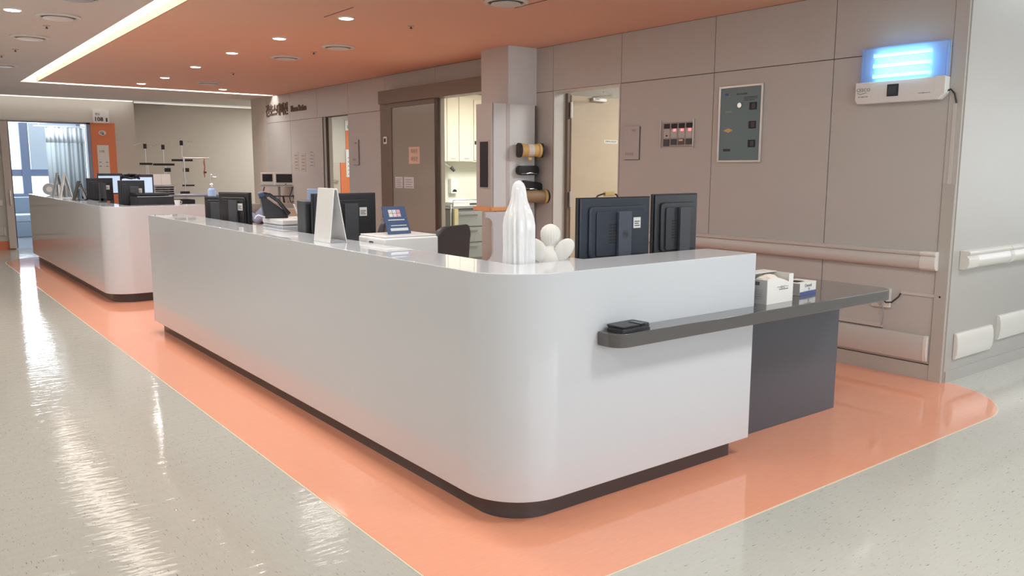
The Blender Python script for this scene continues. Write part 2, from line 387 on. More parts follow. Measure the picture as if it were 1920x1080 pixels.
# stone topped side desk
t = thing('side_desk', 'dark grey stone-topped desk running out from the right end of the white counter', 'desk', (3.75, 2.7, 0))
p = [(-1.18, -.003)]+arc(-1.10, -.055, .08, PI, 1.5*PI, 6)+arc(1.165, -.035, .10, -PI/2, 0, 6)+[(1.30, 1.35), (0.005, 1.35), (.005, -.003)]
obj('stone_top', prism(bmesh.new(), p, 'z', .795, .86), STONE, t, bev=.004, smooth=True)
obj('base_block', B(-.25+.26, 1.255, .23, 1.2, .003, .795), BLOCK, t, bev=.003)

# ------------------------------------------------------------------ objects on the stone desk
t = thing('notebook_wallet', 'black folded leather wallet case lying on the narrow stone shelf end', 'wallet', (2.71, 2.635, .8605), math.radians(4))
obj('back_cover', prism(bmesh.new(), rrect(-.10, .10, -.052, .052, .012), 'z', 0, .008), BLK, t, bev=.001, smooth=True)
obj('pages', B(-.092, .092, -.045, .047, .008, .017), DGREY, t)
obj('inner_flap', prism(bmesh.new(), rrect(-.098, .097, -.05, .05, .012), 'z', .017, .021), BLK, t, smooth=True)
obj('front_cover', prism(bmesh.new(), rrect(-.10, .09, -.052, .053, .012), 'z', .024, .031), BLK, t, bev=.001, smooth=True)
obj('strap', B(.02, .05, -.056, .02, .022, .034), BLK2, t, bev=.001)
# glove / tissue box
t = thing('tissue_box', 'white cube tissue box with tissues bulging from its cut-out front', 'box', (3.82, 2.67, .8605), math.radians(2))
Wb, Db, Hb = .255, .20, .158
bm = bmesh.new(); box(bm, 0, Wb, Db-.003, Db, 0, Hb); obj('back_panel', bm, PAPER, t)
obj('left_panel', B(0, .003, 0.003, Db-.003, 0, Hb*.86), mat('carton_grey', (.50, .51, .52), .7), t)
obj('right_panel', B(Wb-.003, Wb, 0.003, Db-.003, 0, Hb), PAPER, t)
pts = [(0, 0), (Wb, 0), (Wb, Hb), (Wb-.045, Hb), (Wb-.045, Hb*.72)]+[(Wb-.045-.16*i/8, Hb*.72+.035*math.sin(PI/2*i/8)) for i in range(1, 9)]+[(.0, Hb*.90)]
obj('front_panel', prism(bmesh.new(), pts, 'y', 0, .003), PAPER, t)
obj('top_panel', B(.0, Wb, .11, Db, Hb, Hb+.003), PAPER, t)
obj('bottom_panel', B(0.003, Wb-.003, .003, Db-.003, 0, .003), PAPER, t)
bm = bmesh.new(); bmesh.ops.create_icosphere(bm, subdivisions=3, radius=1)
for v in bm.verts:
    n = 1+.10*math.sin(9*v.co.x+4*v.co.y)+.07*math.sin(13*v.co.y+7*v.co.z)
    v.co = Vector((.125+v.co.x*.095*n, .085+v.co.y*.068*n, .10+max(v.co.z, -.9)*.05*n))
obj('tissue', bm, TISSUE, t, smooth=True)
bm = bmesh.new()
for k in range(9): box(bm, -.0012, 0, .05+.006*k, .05+.006*k+(.002+.002*(k % 2)), .105, .125)
obj('barcode', bm, INK, t)
text('brand_script', '~ec~', .03, (.15, -.0012, .092), FR, INKG, t, .0005, sx=1.8)
text('carton_print', 'Professional tissue', .011, (.16, -.0012, .078), FR, INKG, t, .0005, sx=1.1)
bm = bmesh.new()
for k in range(5): box(bm, -.001, 0, .03, .15, .03+.012*k, .031+.012*k)
obj('side_print', bm, INKG, t)
# low box
t = thing('mask_box', 'low white and navy carton with grey printed end beside the tissue box', 'box', (4.252, 2.748, .8605), math.radians(6))
obj('carton', B(0, .20, 0, .13, 0, .075), PAPER, t, bev=.0015)
obj('navy_band', B(-.0008, .2008, -.001, 0, 0, .022), INKN, t)
obj('end_face', B(-.0012, 0, .002, .128, .002, .073), mat('carton_end_grey', (.36, .35, .35), .6), t)
obj('end_wedge', prism(bmesh.new(), [(.128, .073), (.055, .073), (.128, .03)], 'x', -.002, -.0011), DGREY, t)
text('carton_lettering', 'Dental', .026, (.10, -.0012, .056), FR, INKG, t, .0006, sx=1.2)
text('carton_logo', 'O', .022, (.11, -.0012, .034), FR, INKN, t, .0006)
text('end_logo', 'O', .034, (-.0018, .055, .050), (PI/2, 0, -PI/2), INK, t, .0006, bold=.001)
text('end_lettering', '2-100', .014, (-.0018, .055, .022), (PI/2, 0, -PI/2), INK, t, .0006)
obj('opening', B(.03, .12, .035, .10, .0745, .0757), DARK, t)
obj('side_tab', B(.045, .155, -.0016, -.0008, .0245, .0255), INKG, t)

# ------------------------------------------------------------------ statues
t = thing('veiled_statue', 'tall glossy white glazed statue of a veiled figure seen from behind', 'statue', (2.455, 3.145, 1.1185), math.radians(-35))
prof = [(.076, 0), (.079, .01), (.078, .06), (.077, .12), (.078, .17), (.079, .21), (.075, .245), (.066, .275), (.055, .30), (.046, .325), (.041, .35), (.039, .375), (.035, .395), (.027, .412), (.014, .423), (.003, .427)]
t.scale = (.94, .94, 1)
def folds(a, z, rr):
    amp = .085*max(0, min(1, (.40-z)/.2)); q = rr*(1+amp*math.sin(13*a+2.0*math.sin(3*a)+z*4)+amp*.5*math.sin(23*a+z*3))
    return (q, q*.86)
obj('veil', lathe(bmesh.new(), [(a, b) for a, b in prof], 96, fn=folds), GLAZE, t, smooth=True)
obj('statue_base', lathe(bmesh.new(), [(.080, -.0), (.080, .012), (.07, .014)], 32), GLAZE, t)
t = thing('angel_figurine', 'small matte white angel figurine seen from behind with two raised wings', 'figurine', (2.705, 3.20, 1.1185), math.radians(-38))
def hair(a, z, rr): q = rr*(1+.03*math.sin(22*a+z*20)); return (q, q*.95)
obj('head', lathe(bmesh.new(), [(.022, .085), (.034, .10), (.046, .12), (.051, .145), (.050, .165), (.042, .183), (.027, .196), (.010, .203), (.002, .204)], 64, fn=hair), BISQUE, t, smooth=True)
obj('body', lathe(bmesh.new(), [(.055, 0), (.062, .02), (.055, .06), (.036, .09), (.025, .10)], 32), BISQUE, t, smooth=True)
for sgn in (-1, 1):
    bm = bmesh.new(); bmesh.ops.create_uvsphere(bm, u_segments=24, v_segments=14, radius=1)
    for v in bm.verts:
        c = v.co.copy(); h = (c.z+1)/2
        v.co = Vector((sgn*(.047+.040*h+c.x*(.043+.010*h)), -.035+c.y*.016-.012*h, .012+h*.122))
    obj('wing', bm, BISQUE, t, smooth=True)

# ------------------------------------------------------------------ monitors
def monitor(name, label, loc, rz, wd=.56, ht=.345, z0=.33, back=NAVY, logo=False, labelside=1, screen=SCRD, base_at=.0, group=None, style=0):
    """screen faces local +y; the back faces local -y"""
    t = thing(name, label, 'monitor', loc, rz, group)
    obj('bezel', B(-wd/2, wd/2, 0, .018, z0, z0+ht), BLK, t, bev=.003)
    obj('screen', B(-wd/2+.015, wd/2-.015, .018, .0195, z0+.02, z0+ht-.015), screen, t)
    bm = prism(bmesh.new(), rrect(-wd/2+.012, wd/2-.012, z0+.012, z0+ht-.006, .008), 'y', -.012, 0)
    obj('back_shell', bm, back, t, bev=.006, smooth=True)
    obj('raised_panel', prism(bmesh.new(), rrect(-wd*.38, wd*.40, z0+.02, z0+ht*.86, .03, 6), 'y', -.028, -.012), back, t, bev=.008, smooth=True)
    obj('centre_cover', prism(bmesh.new(), rrect(-wd*.30, wd*.38, z0+.03, z0+ht*.78, .015, 4), 'y', -.036, -.028), back, t, bev=.003, smooth=True)
    bm = bmesh.new()
    for k in range(7): box(bm, -.075, -.02, -.0375, -.036, z0+.10+.017*k, z0+.108+.017*k)
    obj('vent_slots', bm, DARK, t)
    obj('stand_column', prism(bmesh.new(), rrect(-.02, .082, .02, z0+ht*.78, .006, 3), 'y', -.058, -.037), mat('stand_grey', (.075, .09, .12), .35) if back is NAVY else DGREY, t, bev=.003, smooth=True)
    obj('stand_base', prism(bmesh.new(), rrect(-.10, .15, -.15, .08, .03, 5), 'z', 0, .015), BLK, t, bev=.003, smooth=True)
    if labelside:
        obj('sticker', B(wd*.20, wd*.20+.058, -.0385, -.0362, z0+ht*.50, z0+ht*.50+.062), PAPER, t)
        bm = bmesh.new()
        for k in range(3): box(bm, wd*.20+.008, wd*.20+.05-.008*(k % 2), -.0392, -.0384, z0+ht*.50+.012+.012*k, z0+ht*.50+.017+.012*k)
        obj('sticker_print', bm, INK, t)
    if logo:
        bm = bmesh.new(); bmesh.ops.create_cone(bm, segments=28, radius1=.025, radius2=.025, depth=.001, cap_ends=True)
        obj('round_logo', bm, DGREY, t, rot=(PI/2, 0, 0), loc=(.035, -.0585, z0+ht*.42))
        text('logo_letters', 'hp', .036, (.035, -.0592, z0+ht*.43), FR, NAVY, t, .0006)
    return t
m1 = monitor('computer_monitor', 'large slate-blue backed monitor with round logo and white sticker, left of the two near ones', (3.32, 3.36, .7505), math.radians(0), wd=.575, ht=.36, z0=.333, logo=True)
m2 = monitor('computer_monitor', 'dark backed monitor turned slightly, right of the two near ones', (3.88, 3.40, .8610), math.radians(4), wd=.44, ht=.37, z0=.222, back=mat('monitor_back_black', (.03, .033, .04), .33), labelside=0)
# headset cable over the first monitor
t = thing('coiled_cable', 'dark cable loop with yellow tape behind the top of the large near monitor', 'cable', (3.42, 3.52, 1.44))
obj('cable', T([(-.11, 0, -.02), (-.085, 0, .006), (-.04, 0, .016), (.02, 0, .018), (.07, 0, .01), (.09, 0, -.02)], .005), BLK, t, smooth=True)
obj('yellow_tape', B(-.03, .045, -.012, .012, .002, .03), YEL, t, bev=.003)
obj('hanging_cord', T([(-.11, 0, -.02), (-.13, 0, -.2), (-.10, .02, -.5), (-.05, .05, -.688)], .004, 8), BLK, t, smooth=True)

monitor('computer_monitor', 'black-backed monitor with white sticker behind the white tent sign', (2.64, 5.42, .7505), math.radians(0), wd=.50, ht=.33, z0=.345, back=BLK)
monitor('computer_monitor', 'black-backed square monitor with white sticker at mid counter beside the blue box', (2.54, 7.45, .7505), math.radians(-66), wd=.40, ht=.32, z0=.315, back=BLK)
monitor('computer_monitor', 'monitor seen edge-on with visible stand behind the mid counter monitor', (2.58, 8.10, .7505), math.radians(-55), wd=.26, ht=.25, z0=.33, back=BLK, labelside=0)
t = thing('thin_client', 'slim dark upright computer box standing left of the white tent sign', 'computer', (2.43, 5.62, .7505), math.radians(-10))
obj('case', B(-.035, .035, -.12, .12, 0, .62), DGREY, t, bev=.006); obj('front_panel', B(-.03, .03, -.126, -.12, .02, .60), BLK, t, bev=.002)
t = thing('webcam_stand', 'dark boxy document camera head with pale blue cover behind the tent sign', 'camera', (2.93, 6.50, .7505), math.radians(-20))
obj('post', B(-.02, .02, -.02, .02, 0, .45), BLK, t); obj('head_box', B(-.10, .06, -.05, .05, .44, .585), BLK, t, bev=.006)
obj('blue_cover', B(-.09, .03, -.045, .045, .585, .68), mat('pale_blue_film', (.30, .40, .62), .4), t, bev=.004); obj('foot', B(-.08, .08, -.08, .08, 0, .02), BLK, t)

# white tent sign on the ledge
t = thing('tent_sign', 'tall blank white plastic A-frame sign standing on the counter ledge', 'sign', (2.185, 4.715, 1.1505))
def slab2(x0b, x0t, th, y0, y1, z1, z0=0):
    return prism(bmesh.new(), [(x0b, z0), (x0b+th, z0), (x0t+th, z1), (x0t, z1)], 'y', y0, y1)
bm = slab2(-.05, -.012, .006, -.115, .115, .325); obj('front_panel', bm, WHT, t, bev=.002)
bm = slab2(.062, .006, .006, -.115, .115, .325); obj('back_panel', bm, WHT, t, bev=.002)
obj('top_fold', B(-.012, .012, -.115, .115, .320, .33), WHT, t, bev=.003)
obj('bottom_brace', prism(bmesh.new(), [(-.044, .0), (.062, .0), (.05, .012), (.005, .022), (-.035, .012)], 'y', -.113, .113), GREYP, t)

# box printer with blue card
t = thing('white_printer', 'white box-shaped printer behind the counter, with the blue card on top', 'printer', (2.37, 4.345, .7505))
obj('body', B(0, .385, 0, .34, 0, .435), WHT, t, bev=.014, smooth=True)
obj('lid', B(.01, .375, .01, .33, .435, .444), WHT, t, bev=.004)
obj('side_slot', B(-.002, .003, .14, .19, .400, .408), BLK, t); obj('front_slot', B(.07, .31, -.002, .003, .12, .15), DGREY, t)
t = thing('blue_card', 'dark blue tilted card stand with coloured chart on top of the white printer', 'sign', (2.55, 4.47, 1.1965), 0)
t.rotation_euler = (math.radians(-24), 0, math.radians(4))
obj('card', B(-.085, .085, 0, .005, .002, .185), BLUE, t)
cols = [(.7, .7, .62), (.75, .55, .6), (.65, .45, .5), (.7, .6, .55), (.6, .65, .7), (.7, .35, .4)]
for k in range(6):
    cx, cz = -.045+.03*(k % 3), .115+.025*(k//3)
    obj('chart_cell', B(cx, cx+.026, -.0015, 0, cz, cz+.022), mat('chart_tint_%s' % 'abcdef'[k], cols[k], .6), t)
obj('text_line', B(-.06, .06, -.0015, 0, .092, .097), PAPER, t); obj('text_line', B(-.05, .065, -.0015, 0, .055, .059), PAPER, t)
obj('caption_box', B(-.06, .07, -.0015, 0, .022, .04), BLUEP, t)
obj('prop', B(-.03, .03, .005, .010, .02, .12), YEL, t, rot=(math.radians(-18), 0, 0))

# multifunction printer further along with a phone
t = thing('office_printer', 'low pale grey printer with flat lid behind the middle of the counter', 'printer', (2.38, 5.95, .7505))
obj('body', B(0, .46, 0, .40, 0, .42), mat('printer_pale', (.62, .66, .72), .35), t, bev=.012, smooth=True)
obj('scanner_lid', B(.0, .46, 0, .40, .422, .465), WHT, t, bev=.01, smooth=True); obj('control_panel', B(.28, .46, -.03, .06, .43, .455), DGREY, t, bev=.003)
obj('paper_tray', B(.05, .40, -.04, 0, .05, .10), GREYP, t, bev=.003)
bm = bmesh.new(); bmesh.ops.create_cone(bm, segments=20, radius1=.014, radius2=.014, depth=.002, cap_ends=True); obj('round_logo', bm, INKN, t, rot=(PI/2, 0, 0), loc=(.40, -.001, .30))
t = thing('desk_telephone', 'black desk telephone with raised handset and cord on the low printer', 'telephone', (2.44, 6.24, 1.2175), math.radians(-15))
t.scale = (.82, .82, .9)
obj('base', prism(bmesh.new(), [(-.10, 0), (.12, 0), (.10, .05), (-.10, .19), (-.13, .19)], 'y', -.07, .07), BLK, t, bev=.006)
obj('handset', T([(-.12, -.09, .205), (-.05, -.09, .20), (.03, -.09, .145), (.09, -.09, .07), (.12, -.09, .03)], [.022, .017, .016, .017, .024], 12), BLK2, t, smooth=True)
obj('earpiece', T([(-.15, -.09, .195), (-.10, -.09, .21)], .028, 14), mat('navy_plastic', (.04, .06, .13), .3), t, smooth=True)
obj('white_cord', T([(-.10, -.09, .01), (-.16, -.10, .03), (-.18, -.09, .02), (-.19, -.06, .0)], .006, 8), WHT, t, smooth=True)
t = thing('card_stand', 'white wedge-shaped card holder standing beside the black telephone', 'holder', (2.60, 6.02, 1.2165), math.radians(-20))
obj('front', slab2(-.05, -.09, .012, -.045, .045, .11), WHT, t, bev=.002); obj('foot', B(-.09, .05, -.045, .045, 0, .008), WHT, t, bev=.002)
t = thing('gel_bottle', 'pale blue pump bottle standing behind the mid counter monitor', 'bottle', (2.62, 8.33, .7505))
obj('bottle', lathe(bmesh.new(), [(.034, 0), (.038, .01), (.038, .635), (.028, .65), (.014, .655), (.014, .66)], 24), mat('pale_blue_plastic', (.35, .48, .75), .3), t, smooth=True)
obj('pump_cap', lathe(bmesh.new(), [(.02, .66), (.02, .69), (.008, .70), (.008, .78), (.012, .785), (.002, .79)], 16), METAL, t, smooth=True)
obj('spout', T([(0, 0, .765), (.05, 0, .76)], .006, 8), METAL, t)

# office chair in the station
t = thing('office_chair', 'dark grey office chair with rounded backrest behind the white printer', 'chair', (3.75, 5.70, .003), math.radians(25))
t.scale = (1.18, 1.05, 1.09)
bm = bmesh.new(); n = 16
pr = rrect(-.24, .24, .58, 1.04, .12, 6)
v0 = []; 
prism(bm, pr, 'y', -.03, .03)
for v in bm.verts: v.co.y += .9*v.co.x**2 + .10*(v.co.z-.58)*-1
obj('backrest', bm, CHAIRM, t, bev=.02, smooth=True)
obj('seat', prism(bmesh.new(), rrect(-.25, .25, -.02, .46, .08, 5), 'z', .44, .52), CHAIRM, t, bev=.02, smooth=True)
obj('back_bracket', T([(0, .1, .45), (0, -.06, .50), (0, -.04, .8)], .02), BLK, t, smooth=True)
obj('gas_column', T([(0, .22, .10), (0, .22, .44)], .028), BLK, t, smooth=True)
for k in range(5):
    a = 2*PI*k/5+.3; l = obj('leg', T([(0, .22, .10), (.29*math.cos(a), .22+.29*math.sin(a), .07)], [.028, .018]), BLK, t, smooth=True)
    obj('castor', T([(.29*math.cos(a)-.012, .22+.29*math.sin(a), .03), (.29*math.cos(a)+.012, .22+.29*math.sin(a), .03)], .029, 14), BLK, l, smooth=True)
for sx in (-1, 1):
    obj('armrest', B(sx*.27-.03, sx*.27+.03, .02, .28, .66, .69), BLK, t, bev=.01); obj('arm_support', T([(sx*.27, .15, .66), (sx*.27, .15, .47), (sx*.2, .15, .46)], .015), BLK, t, smooth=True)
# second chair
copy_tree(t, (3.75, 6.9, .003), math.radians(60), 'dark office chair half hidden behind the monitor with the white sticker')

# ------------------------------------------------------------------ pillar and its fittings
pl = struct('trim_5', B(5.83, 6.25, 7.67, 8.20, 2.34, 3.0), PILLM, bev=.002)
obj('pillar_side', B(5.826, 5.83, 7.672, 8.2, 2.341, 2.999), WALL, pl)
obj('pillar_core', B(5.83, 6.25, 7.95, 8.20, 0, 2.34), WALL, pl)
pc = thing('pillar_cabinet', 'tall grey wall pillar cabinet with dark slot and orange lower edge', 'cabinet', (5.57, 7.62, 0))
obj('front_panel', B(.24, .615, .0, .05, 1.14, 2.34), PILLM, pc, bev=.002)
obj('front_panel', B(.0, .235, .0, .05, 1.165, 2.34), PILLM, pc, bev=.002)
obj('edge_strip', B(.19, .237, -.003, .0, 1.165, 2.34), mat('pale_edge_strip', (.6, .58, .57), .4), pc)
obj('core', B(.01, .60, .05, .30, 1.165, 2.33), WALL, pc)
obj('side_panel', B(-.012, .01, .0, .31, 1.165, 2.34), WALL, pc, bev=.002)
sl = obj('dark_slot', B(-.018, -.012, .045, .25, 1.375, 1.93), mat('slot_frame', (.5, .46, .45), .4), pc)
obj('slot_glass', B(-.021, -.018, .065, .225, 1.39, 1.91), DARK, sl)
obj('orange_edge', B(-.04, .235, -.035, -.0, 1.12, 1.165), mat('orange_trim', (.85, .40, .16), .5), pc, bev=.004)
obj('orange_edge', B(-.045, -.0, .001, .33, 1.12, 1.165), MATS['orange_trim'], pc, bev=.004)
obj('inner_post', B(.27, .66, .05, .30, .003, 1.14), PILLM, pc)
pts = [(.0, 1.11), (.40, 1.11), (.40, .10), (0.05, .10), (.05, .30)]+arc(.0, .60, .12, -.6, 0, 3)+[(.12, .9)]+arc(0.02, .98, .10, 0, PI/2, 4)
t = thing('curved_end_panel', 'grey panel with curved cut-out edge standing below the pillar cabinet', 'panel', (5.40, 7.575, .003))
pts = [(.42, 1.11), (.42, 0.0), (.02, 0), (.02, .55)]+arc(.02, .65, .10, -PI/2, 0, 5)+[(.12, .95)]+arc(.02, .95, .10, 0, PI/2, 5)+[(.02, 1.11)]
obj('panel', prism(bmesh.new(), pts, 'y', -.03, .0), mat('pale_blue_grey_laminate', (.64, .69, .75), .35), t, bev=.004, smooth=True)
obj('foot', B(.02, .42, -.05, .02, 0, .02), GREYP, t)
# rolls and holders hanging on the pillar front (face at y 7.62)
def roll(label, x, z, L, R, body, ends, stripes, rz):
    t = thing('tape_roll', label, 'tape', (x, 7.62-R-.012, z), rz)
    obj('core_roll', T([(-L/2, 0, 0), (L/2, 0, 0)], R*.86, 28), body, t, smooth=True)
    for sx in (-1, 1):
        e = obj('end_flange', T([(sx*L/2-.012, 0, 0), (sx*L/2+.012, 0, 0)], R, 28), ends, t, smooth=True)
        obj('hub', T([(sx*(L/2+.012), 0, 0), (sx*(L/2+.016), 0, 0)], R*.62, 24), DBROWN, e, smooth=True)
        obj('yellow_ring', T([(sx*(L/2-.045), 0, 0), (sx*(L/2-.015), 0, 0)], R*.95, 28), YEL, t, smooth=True)
    if stripes: obj('white_band', T([(-.04, 0, 0), (.03, 0, 0)], R*.875, 28), WTAPE, t, smooth=True)
    obj('hanger', T([(0, R*.5, 0), (0, R+.010, 0)], .01, 8), BLK, t)
    return t
roll('yellow and white tape roll with black rims hanging highest on the pillar', 6.04, 1.815, .28, .085, YEL, BLK, True, math.radians(-14))
obj('pull_knob', T([(-.04, -.02, -.10), (.0, -.02, -.10)], .022, 14), YEL, bpy.data.objects['tape_roll'], smooth=True)
roll('brown and black tape roll hanging lowest on the pillar behind the statue', 6.10, 1.28, .34, .085, mat('brown_tape', (.30, .21, .12), .5), BLK, False, math.radians(-14))
for k, (x, z, lb, rot) in enumerate(((6.05, 1.585, 'black padded case hanging below the yellow tape roll', 0), (6.11, 1.40, 'black padded case hanging tilted, just above the statue head', .14))):
    t = thing('padded_case', lb, 'case', (x, 7.585, z))
    t.rotation_euler = (0, rot, 0)
    obj('case', prism(bmesh.new(), rrect(-.155, .155, -.055, .055, .045, 5), 'y', -.035, .0344), BLK, t, bev=.012, smooth=True)
    obj('zip_line', B(-.12, .12, -.037, -.035, -.042, -.036), GREYP, t)
    obj('buckle', T([(-.05, -.04, -.04), (.0, -.045, -.03), (.06, -.04, -.035)], .006, 8), METAL, t, smooth=True)
t = thing('hanging_cords', 'thin hanging dark and red-brown cords beside the veiled statue', 'cord', (5.78, 7.535, .9), 0)
for k in range(3):
    obj('cord', T([(.12-.02*k, 0, .20), (.10-.02*k, 0, .05), (.06-.03*k, 0, -.15), (.03-.03*k, 0, -.4)], .007, 8), (BLK, RED, DBROWN)[k], t, smooth=True)

# ------------------------------------------------------------------ right wall fittings (local x -> world -y, facing -x)
RW = -PI/2
def onwall(name, label, cat, y, z, group=None): return thing(name, label, cat, (6.2495, y, z), RW, group)
# teal alarm panel
t = onwall('gas_alarm_panel', 'teal medical gas alarm panel with three dark gauges in a metal frame', 'panel', 4.735, 2.01)
w2_, h2_ = .22, .325
obj('panel_face', B(-w2_, w2_, -.012, 0, -h2_, h2_), TEAL, t)
for a in ((-w2_-.02, -w2_, -h2_-.02, h2_+.02), (w2_, w2_+.02, -h2_-.02, h2_+.02), (-w2_, w2_, h2_, h2_+.02), (-w2_, w2_, -h2_-.02, -h2_)):
    obj('frame_rail', B(a[0], a[1], -.02, 0, a[2], a[3]), ALU, t, bev=.002)
for k in range(3):
    q = obj('gauge_window', B(.10, .175, -.018, -.012, .12-.165*k-.0, .185-.165*k), DARK, t, bev=.002)
    obj('gauge_face', B(.125, .165, -.0195, -.018, .13-.165*k, .175-.165*k), DGREY, q)
obj('knob', T([(.0, -.012, .165), (0, -.03, .165)], .022, 18), METAL, t, smooth=True)
obj('maker_mark', B(-.175, -.14, -.0135, -.012, .26, .28), mat('mark_blue', (.03, .12, .35), .5), t)
text('title_text', 'GAS ALARM', .022, (0.01, -.0128, .265), FR, INK, t, .0006)
bm = bmesh.new()
for k in range(3): box(bm, .035, .18-.03*(k == 0), -.0132, -.012, .205+.014*k, .210+.014*k)
obj('instruction_lines', bm, INK, t)
obj('green_label', B(-.165, -.09, -.0135, -.012, .105, .12), mat('label_green', (.20, .33, .28), .5), t)
obj('yellow_diamond', prism(bmesh.new(), [(-.18, -.055), (-.125, -.035), (-.07, -.055), (-.125, -.075)], 'y', -.0135, -.012), YEL, t)
obj('black_label', B(-.175, -.095, -.0135, -.012, -.245, -.222), INK, t)
# switch panel
t = onwall('call_switch_panel', 'small grey switch panel with four columns and three red indicator lights', 'panel', 5.48, 1.94)
obj('plate', B(-.205, .205, -.010, 0, -.118, .118), mat('switch_plate', (.38, .34, .33), .4), t)
for x in (-.212, .205): obj('frame_rail', B(x, x+.010, -.018, 0, -.13, .14), ALU, t)
for k in range(4):
    x = -.165+.095*k
    m_ = obj('switch_module', B(x, x+.075, -.013, -.010, -.035, .055), mat('switch_module_grey', (.50, .50, .48), .4), t)
    obj('upper_window', B(x, x+.075, -.014, -.010, .060, .105), DARK, t)
    obj('lower_button', B(x, x+.072, -.018, -.010, -.100 if k else -.112, -.045), DGREY if k != 2 else mat('button_brown', (.16, .08, .05), .4), t, bev=.002)
    if k: obj('red_light', B(x+.028, x+.062, -.0165, -.013, .030, .052), REDL, m_)
    else: obj('key_hole', B(x+.027, x+.048, -.0145, -.013, -.018, -.003), DARK, m_)
obj('button_tag', B(.035, .085, -.0192, -.018, -.065, -.050), PAPER, t)
# plaques
t = onwall('room_plaque', 'blank-looking pale room plaque beside the light wood door', 'sign', 6.09, 1.872)
obj('plate', B(-.108, .108, -.022, -.004, -.172, .172), mat('plaque_pale', (.52, .49, .48), .4), t, bev=.002)
obj('backing', B(-.10, .112, -.004, 0, -.176, .165), DARK, t)
text('plaque_number', '1422', .032, (.04, -.0225, .125), FR, INKG, t, .0008)
text('plaque_name', '간호사실', .034, (-.02, -.0225, -.115), FR, INKG, t, .0008)
t = onwall('room_plaque', 'narrow pale plaque beside the further open doorway with orange panel', 'sign', 12.35, 1.87)
obj('plate', B(-.11, .11, -.022, -.004, -.21, .20), MATS['plaque_pale'], t, bev=.002); obj('backing', B(-.10, .118, -.004, 0, -.214, .19), DARK, t)
text('plaque_number', '1403', .04, (.03, -.0225, .14), FR, INKG, t, .0008); text('plaque_name', '처치실', .04, (-.03, -.0225, -.13), FR, INKG, t, .0008)
# notices left of the doorway
for k, (y, z, h, lb) in enumerate(((14.80, 1.73, .17, 'leftmost of three pale notice sheets on the wall above the small monitor'), (14.48, 1.715, .165, 'middle of three pale notice sheets on the beige wall'), (14.10, 1.75, .13, 'rightmost of three pale notice sheets, printed in small blocks'))):
    t = onwall('wall_notice', lb, 'notice', y, z)
    obj('sheet', B(-.10, .10, -.004, 0, -h, h), mat('sheet_beige', (.55, .50, .44), .7) if k < 2 else WALL, t)
    bm = bmesh.new()
    for i in range(5): box(bm, -.07+.03*(i % 2), .06, -.0055, -.004, -h*.8+.06*i, -h*.8+.06*i+.014)
    obj('print_lines', bm, INKG, t)
# big lettering
t = onwall('station_lettering', 'raised brown Korean and English nurse station lettering on the upper wall', 'sign', 15.25, 2.71)
text('korean_letters', '간호스테이션', .25, (-.40, -.006, .0), FR, INKB, t, .012, sx=.80, bold=.004)
text('english_letters', 'Nurse Station', .155, (.64, -.006, -.01), FR, INKB, t, .010, sx=.80, bold=.003)
# UV insect lamp
t = onwall('insect_lamp', 'white wall insect lamp with three glowing blue tubes', 'lamp', 3.245, 2.11)
obj('housing', prism(bmesh.new(), [(-.345, .03), (-.325, 0), (.30, 0), (.345, .045), (.345, .165), (-.345, .165)], 'y', -.085, -.002), WHT, t, bev=.006, smooth=True)
obj('side_cap', B(.275, .347, -.088, -.085, .035, .168), WHT, t, bev=.003)
obj('back_reflector', B(-.325, .335, -.012, -.002, .165, .425), UVR, t)
obj('clear_shield', B(-.32, .335, -.060, -.057, .165, .42), UVC, t)
for x in (-.32, .33): obj('shield_side', B(x, x+.004, -.06, -.012, .165, .42), UVC, t)
obj('shield_top', B(-.32, .334, -.06, -.012, .42, .424), UVC, t)
for k in range(3):
    z = .205+.078*k
    tb = obj('glow_tube', T([(-.23, -.036, z), (.21, -.036, z)], .014, 14), UVT, t, smooth=True)
    obj('tube_clip', B(-.245, -.23, -.050, -.02, z-.02, z+.02), WHT, tb); obj('tube_tray', B(-.235, .20, -.050, -.048, z-.019, z-.015), DGREY, tb)
sw = obj('rocker_switch', B(-.085, .005, -.090, -.085, .045, .135), BLK, t, bev=.003)
obj('rocker', B(-.073, -.007, -.094, -.090, .057, .123), NAVY, sw, bev=.003)
text('maker_name', 'CESCO', .036, (-.277, -.0865, .105), FR, INKG, t, .0006); text('maker_line', 'the safety zone', .013, (-.277, -.086, .055), FR, INKG, t, .0006)
obj('logo_swoosh', T([(-.325, -.086, .085), (-.30, -.086, .073), (-.275, -.086, .080), (-.25, -.086, .085)], .002, 6), INKG, t)
text('model_line', 'insect light trap unit', .011, (.20, -.086, .055), FR, INKG, t, .0005)
t.rotation_euler = (0, 0, RW)
area('insect_lamp_glow', (6.14, 3.25, 2.40), (0, -PI/2, 0), .2, .4, 1.0, (.3, .7, 1))
t = onwall('lamp_cable', 'cable and slim trunking running from the insect lamp down to the socket', 'cable', 2.94, .65)
obj('black_cord', T([(.025, -.03, 1.52), (.06, -.03, 1.53), (.085, -.022, 1.50), (.10, -.014, 1.43)], .006, 8), BLK, t, smooth=True)
obj('vertical_trunking', B(.075, .100, -.010, 0, .02, 1.43), RAILM, t, bev=.001)
obj('horizontal_trunking', B(-.21, .10, -.010, 0, -.005, .018), RAILM, t, bev=.001)
obj('wall_screw', T([(.088, -.013, .006), (.088, -.010, .006)], .008, 10), BLK, t)
t = onwall('wall_socket', 'white wall socket with plugged black cord at the end of the stone desk', 'socket', 3.27, .60)
obj('faceplate', B(-.02, .045, -.03, 0, -.075, .075), WHT, t, bev=.003)
obj('side_box', B(-.11, -.02, -.02, 0, -.08, .05), RAILM, t, bev=.003)
obj('plug', B(-.035, .01, -.06, -.03, -.02, .03), BLK, t, bev=.005)
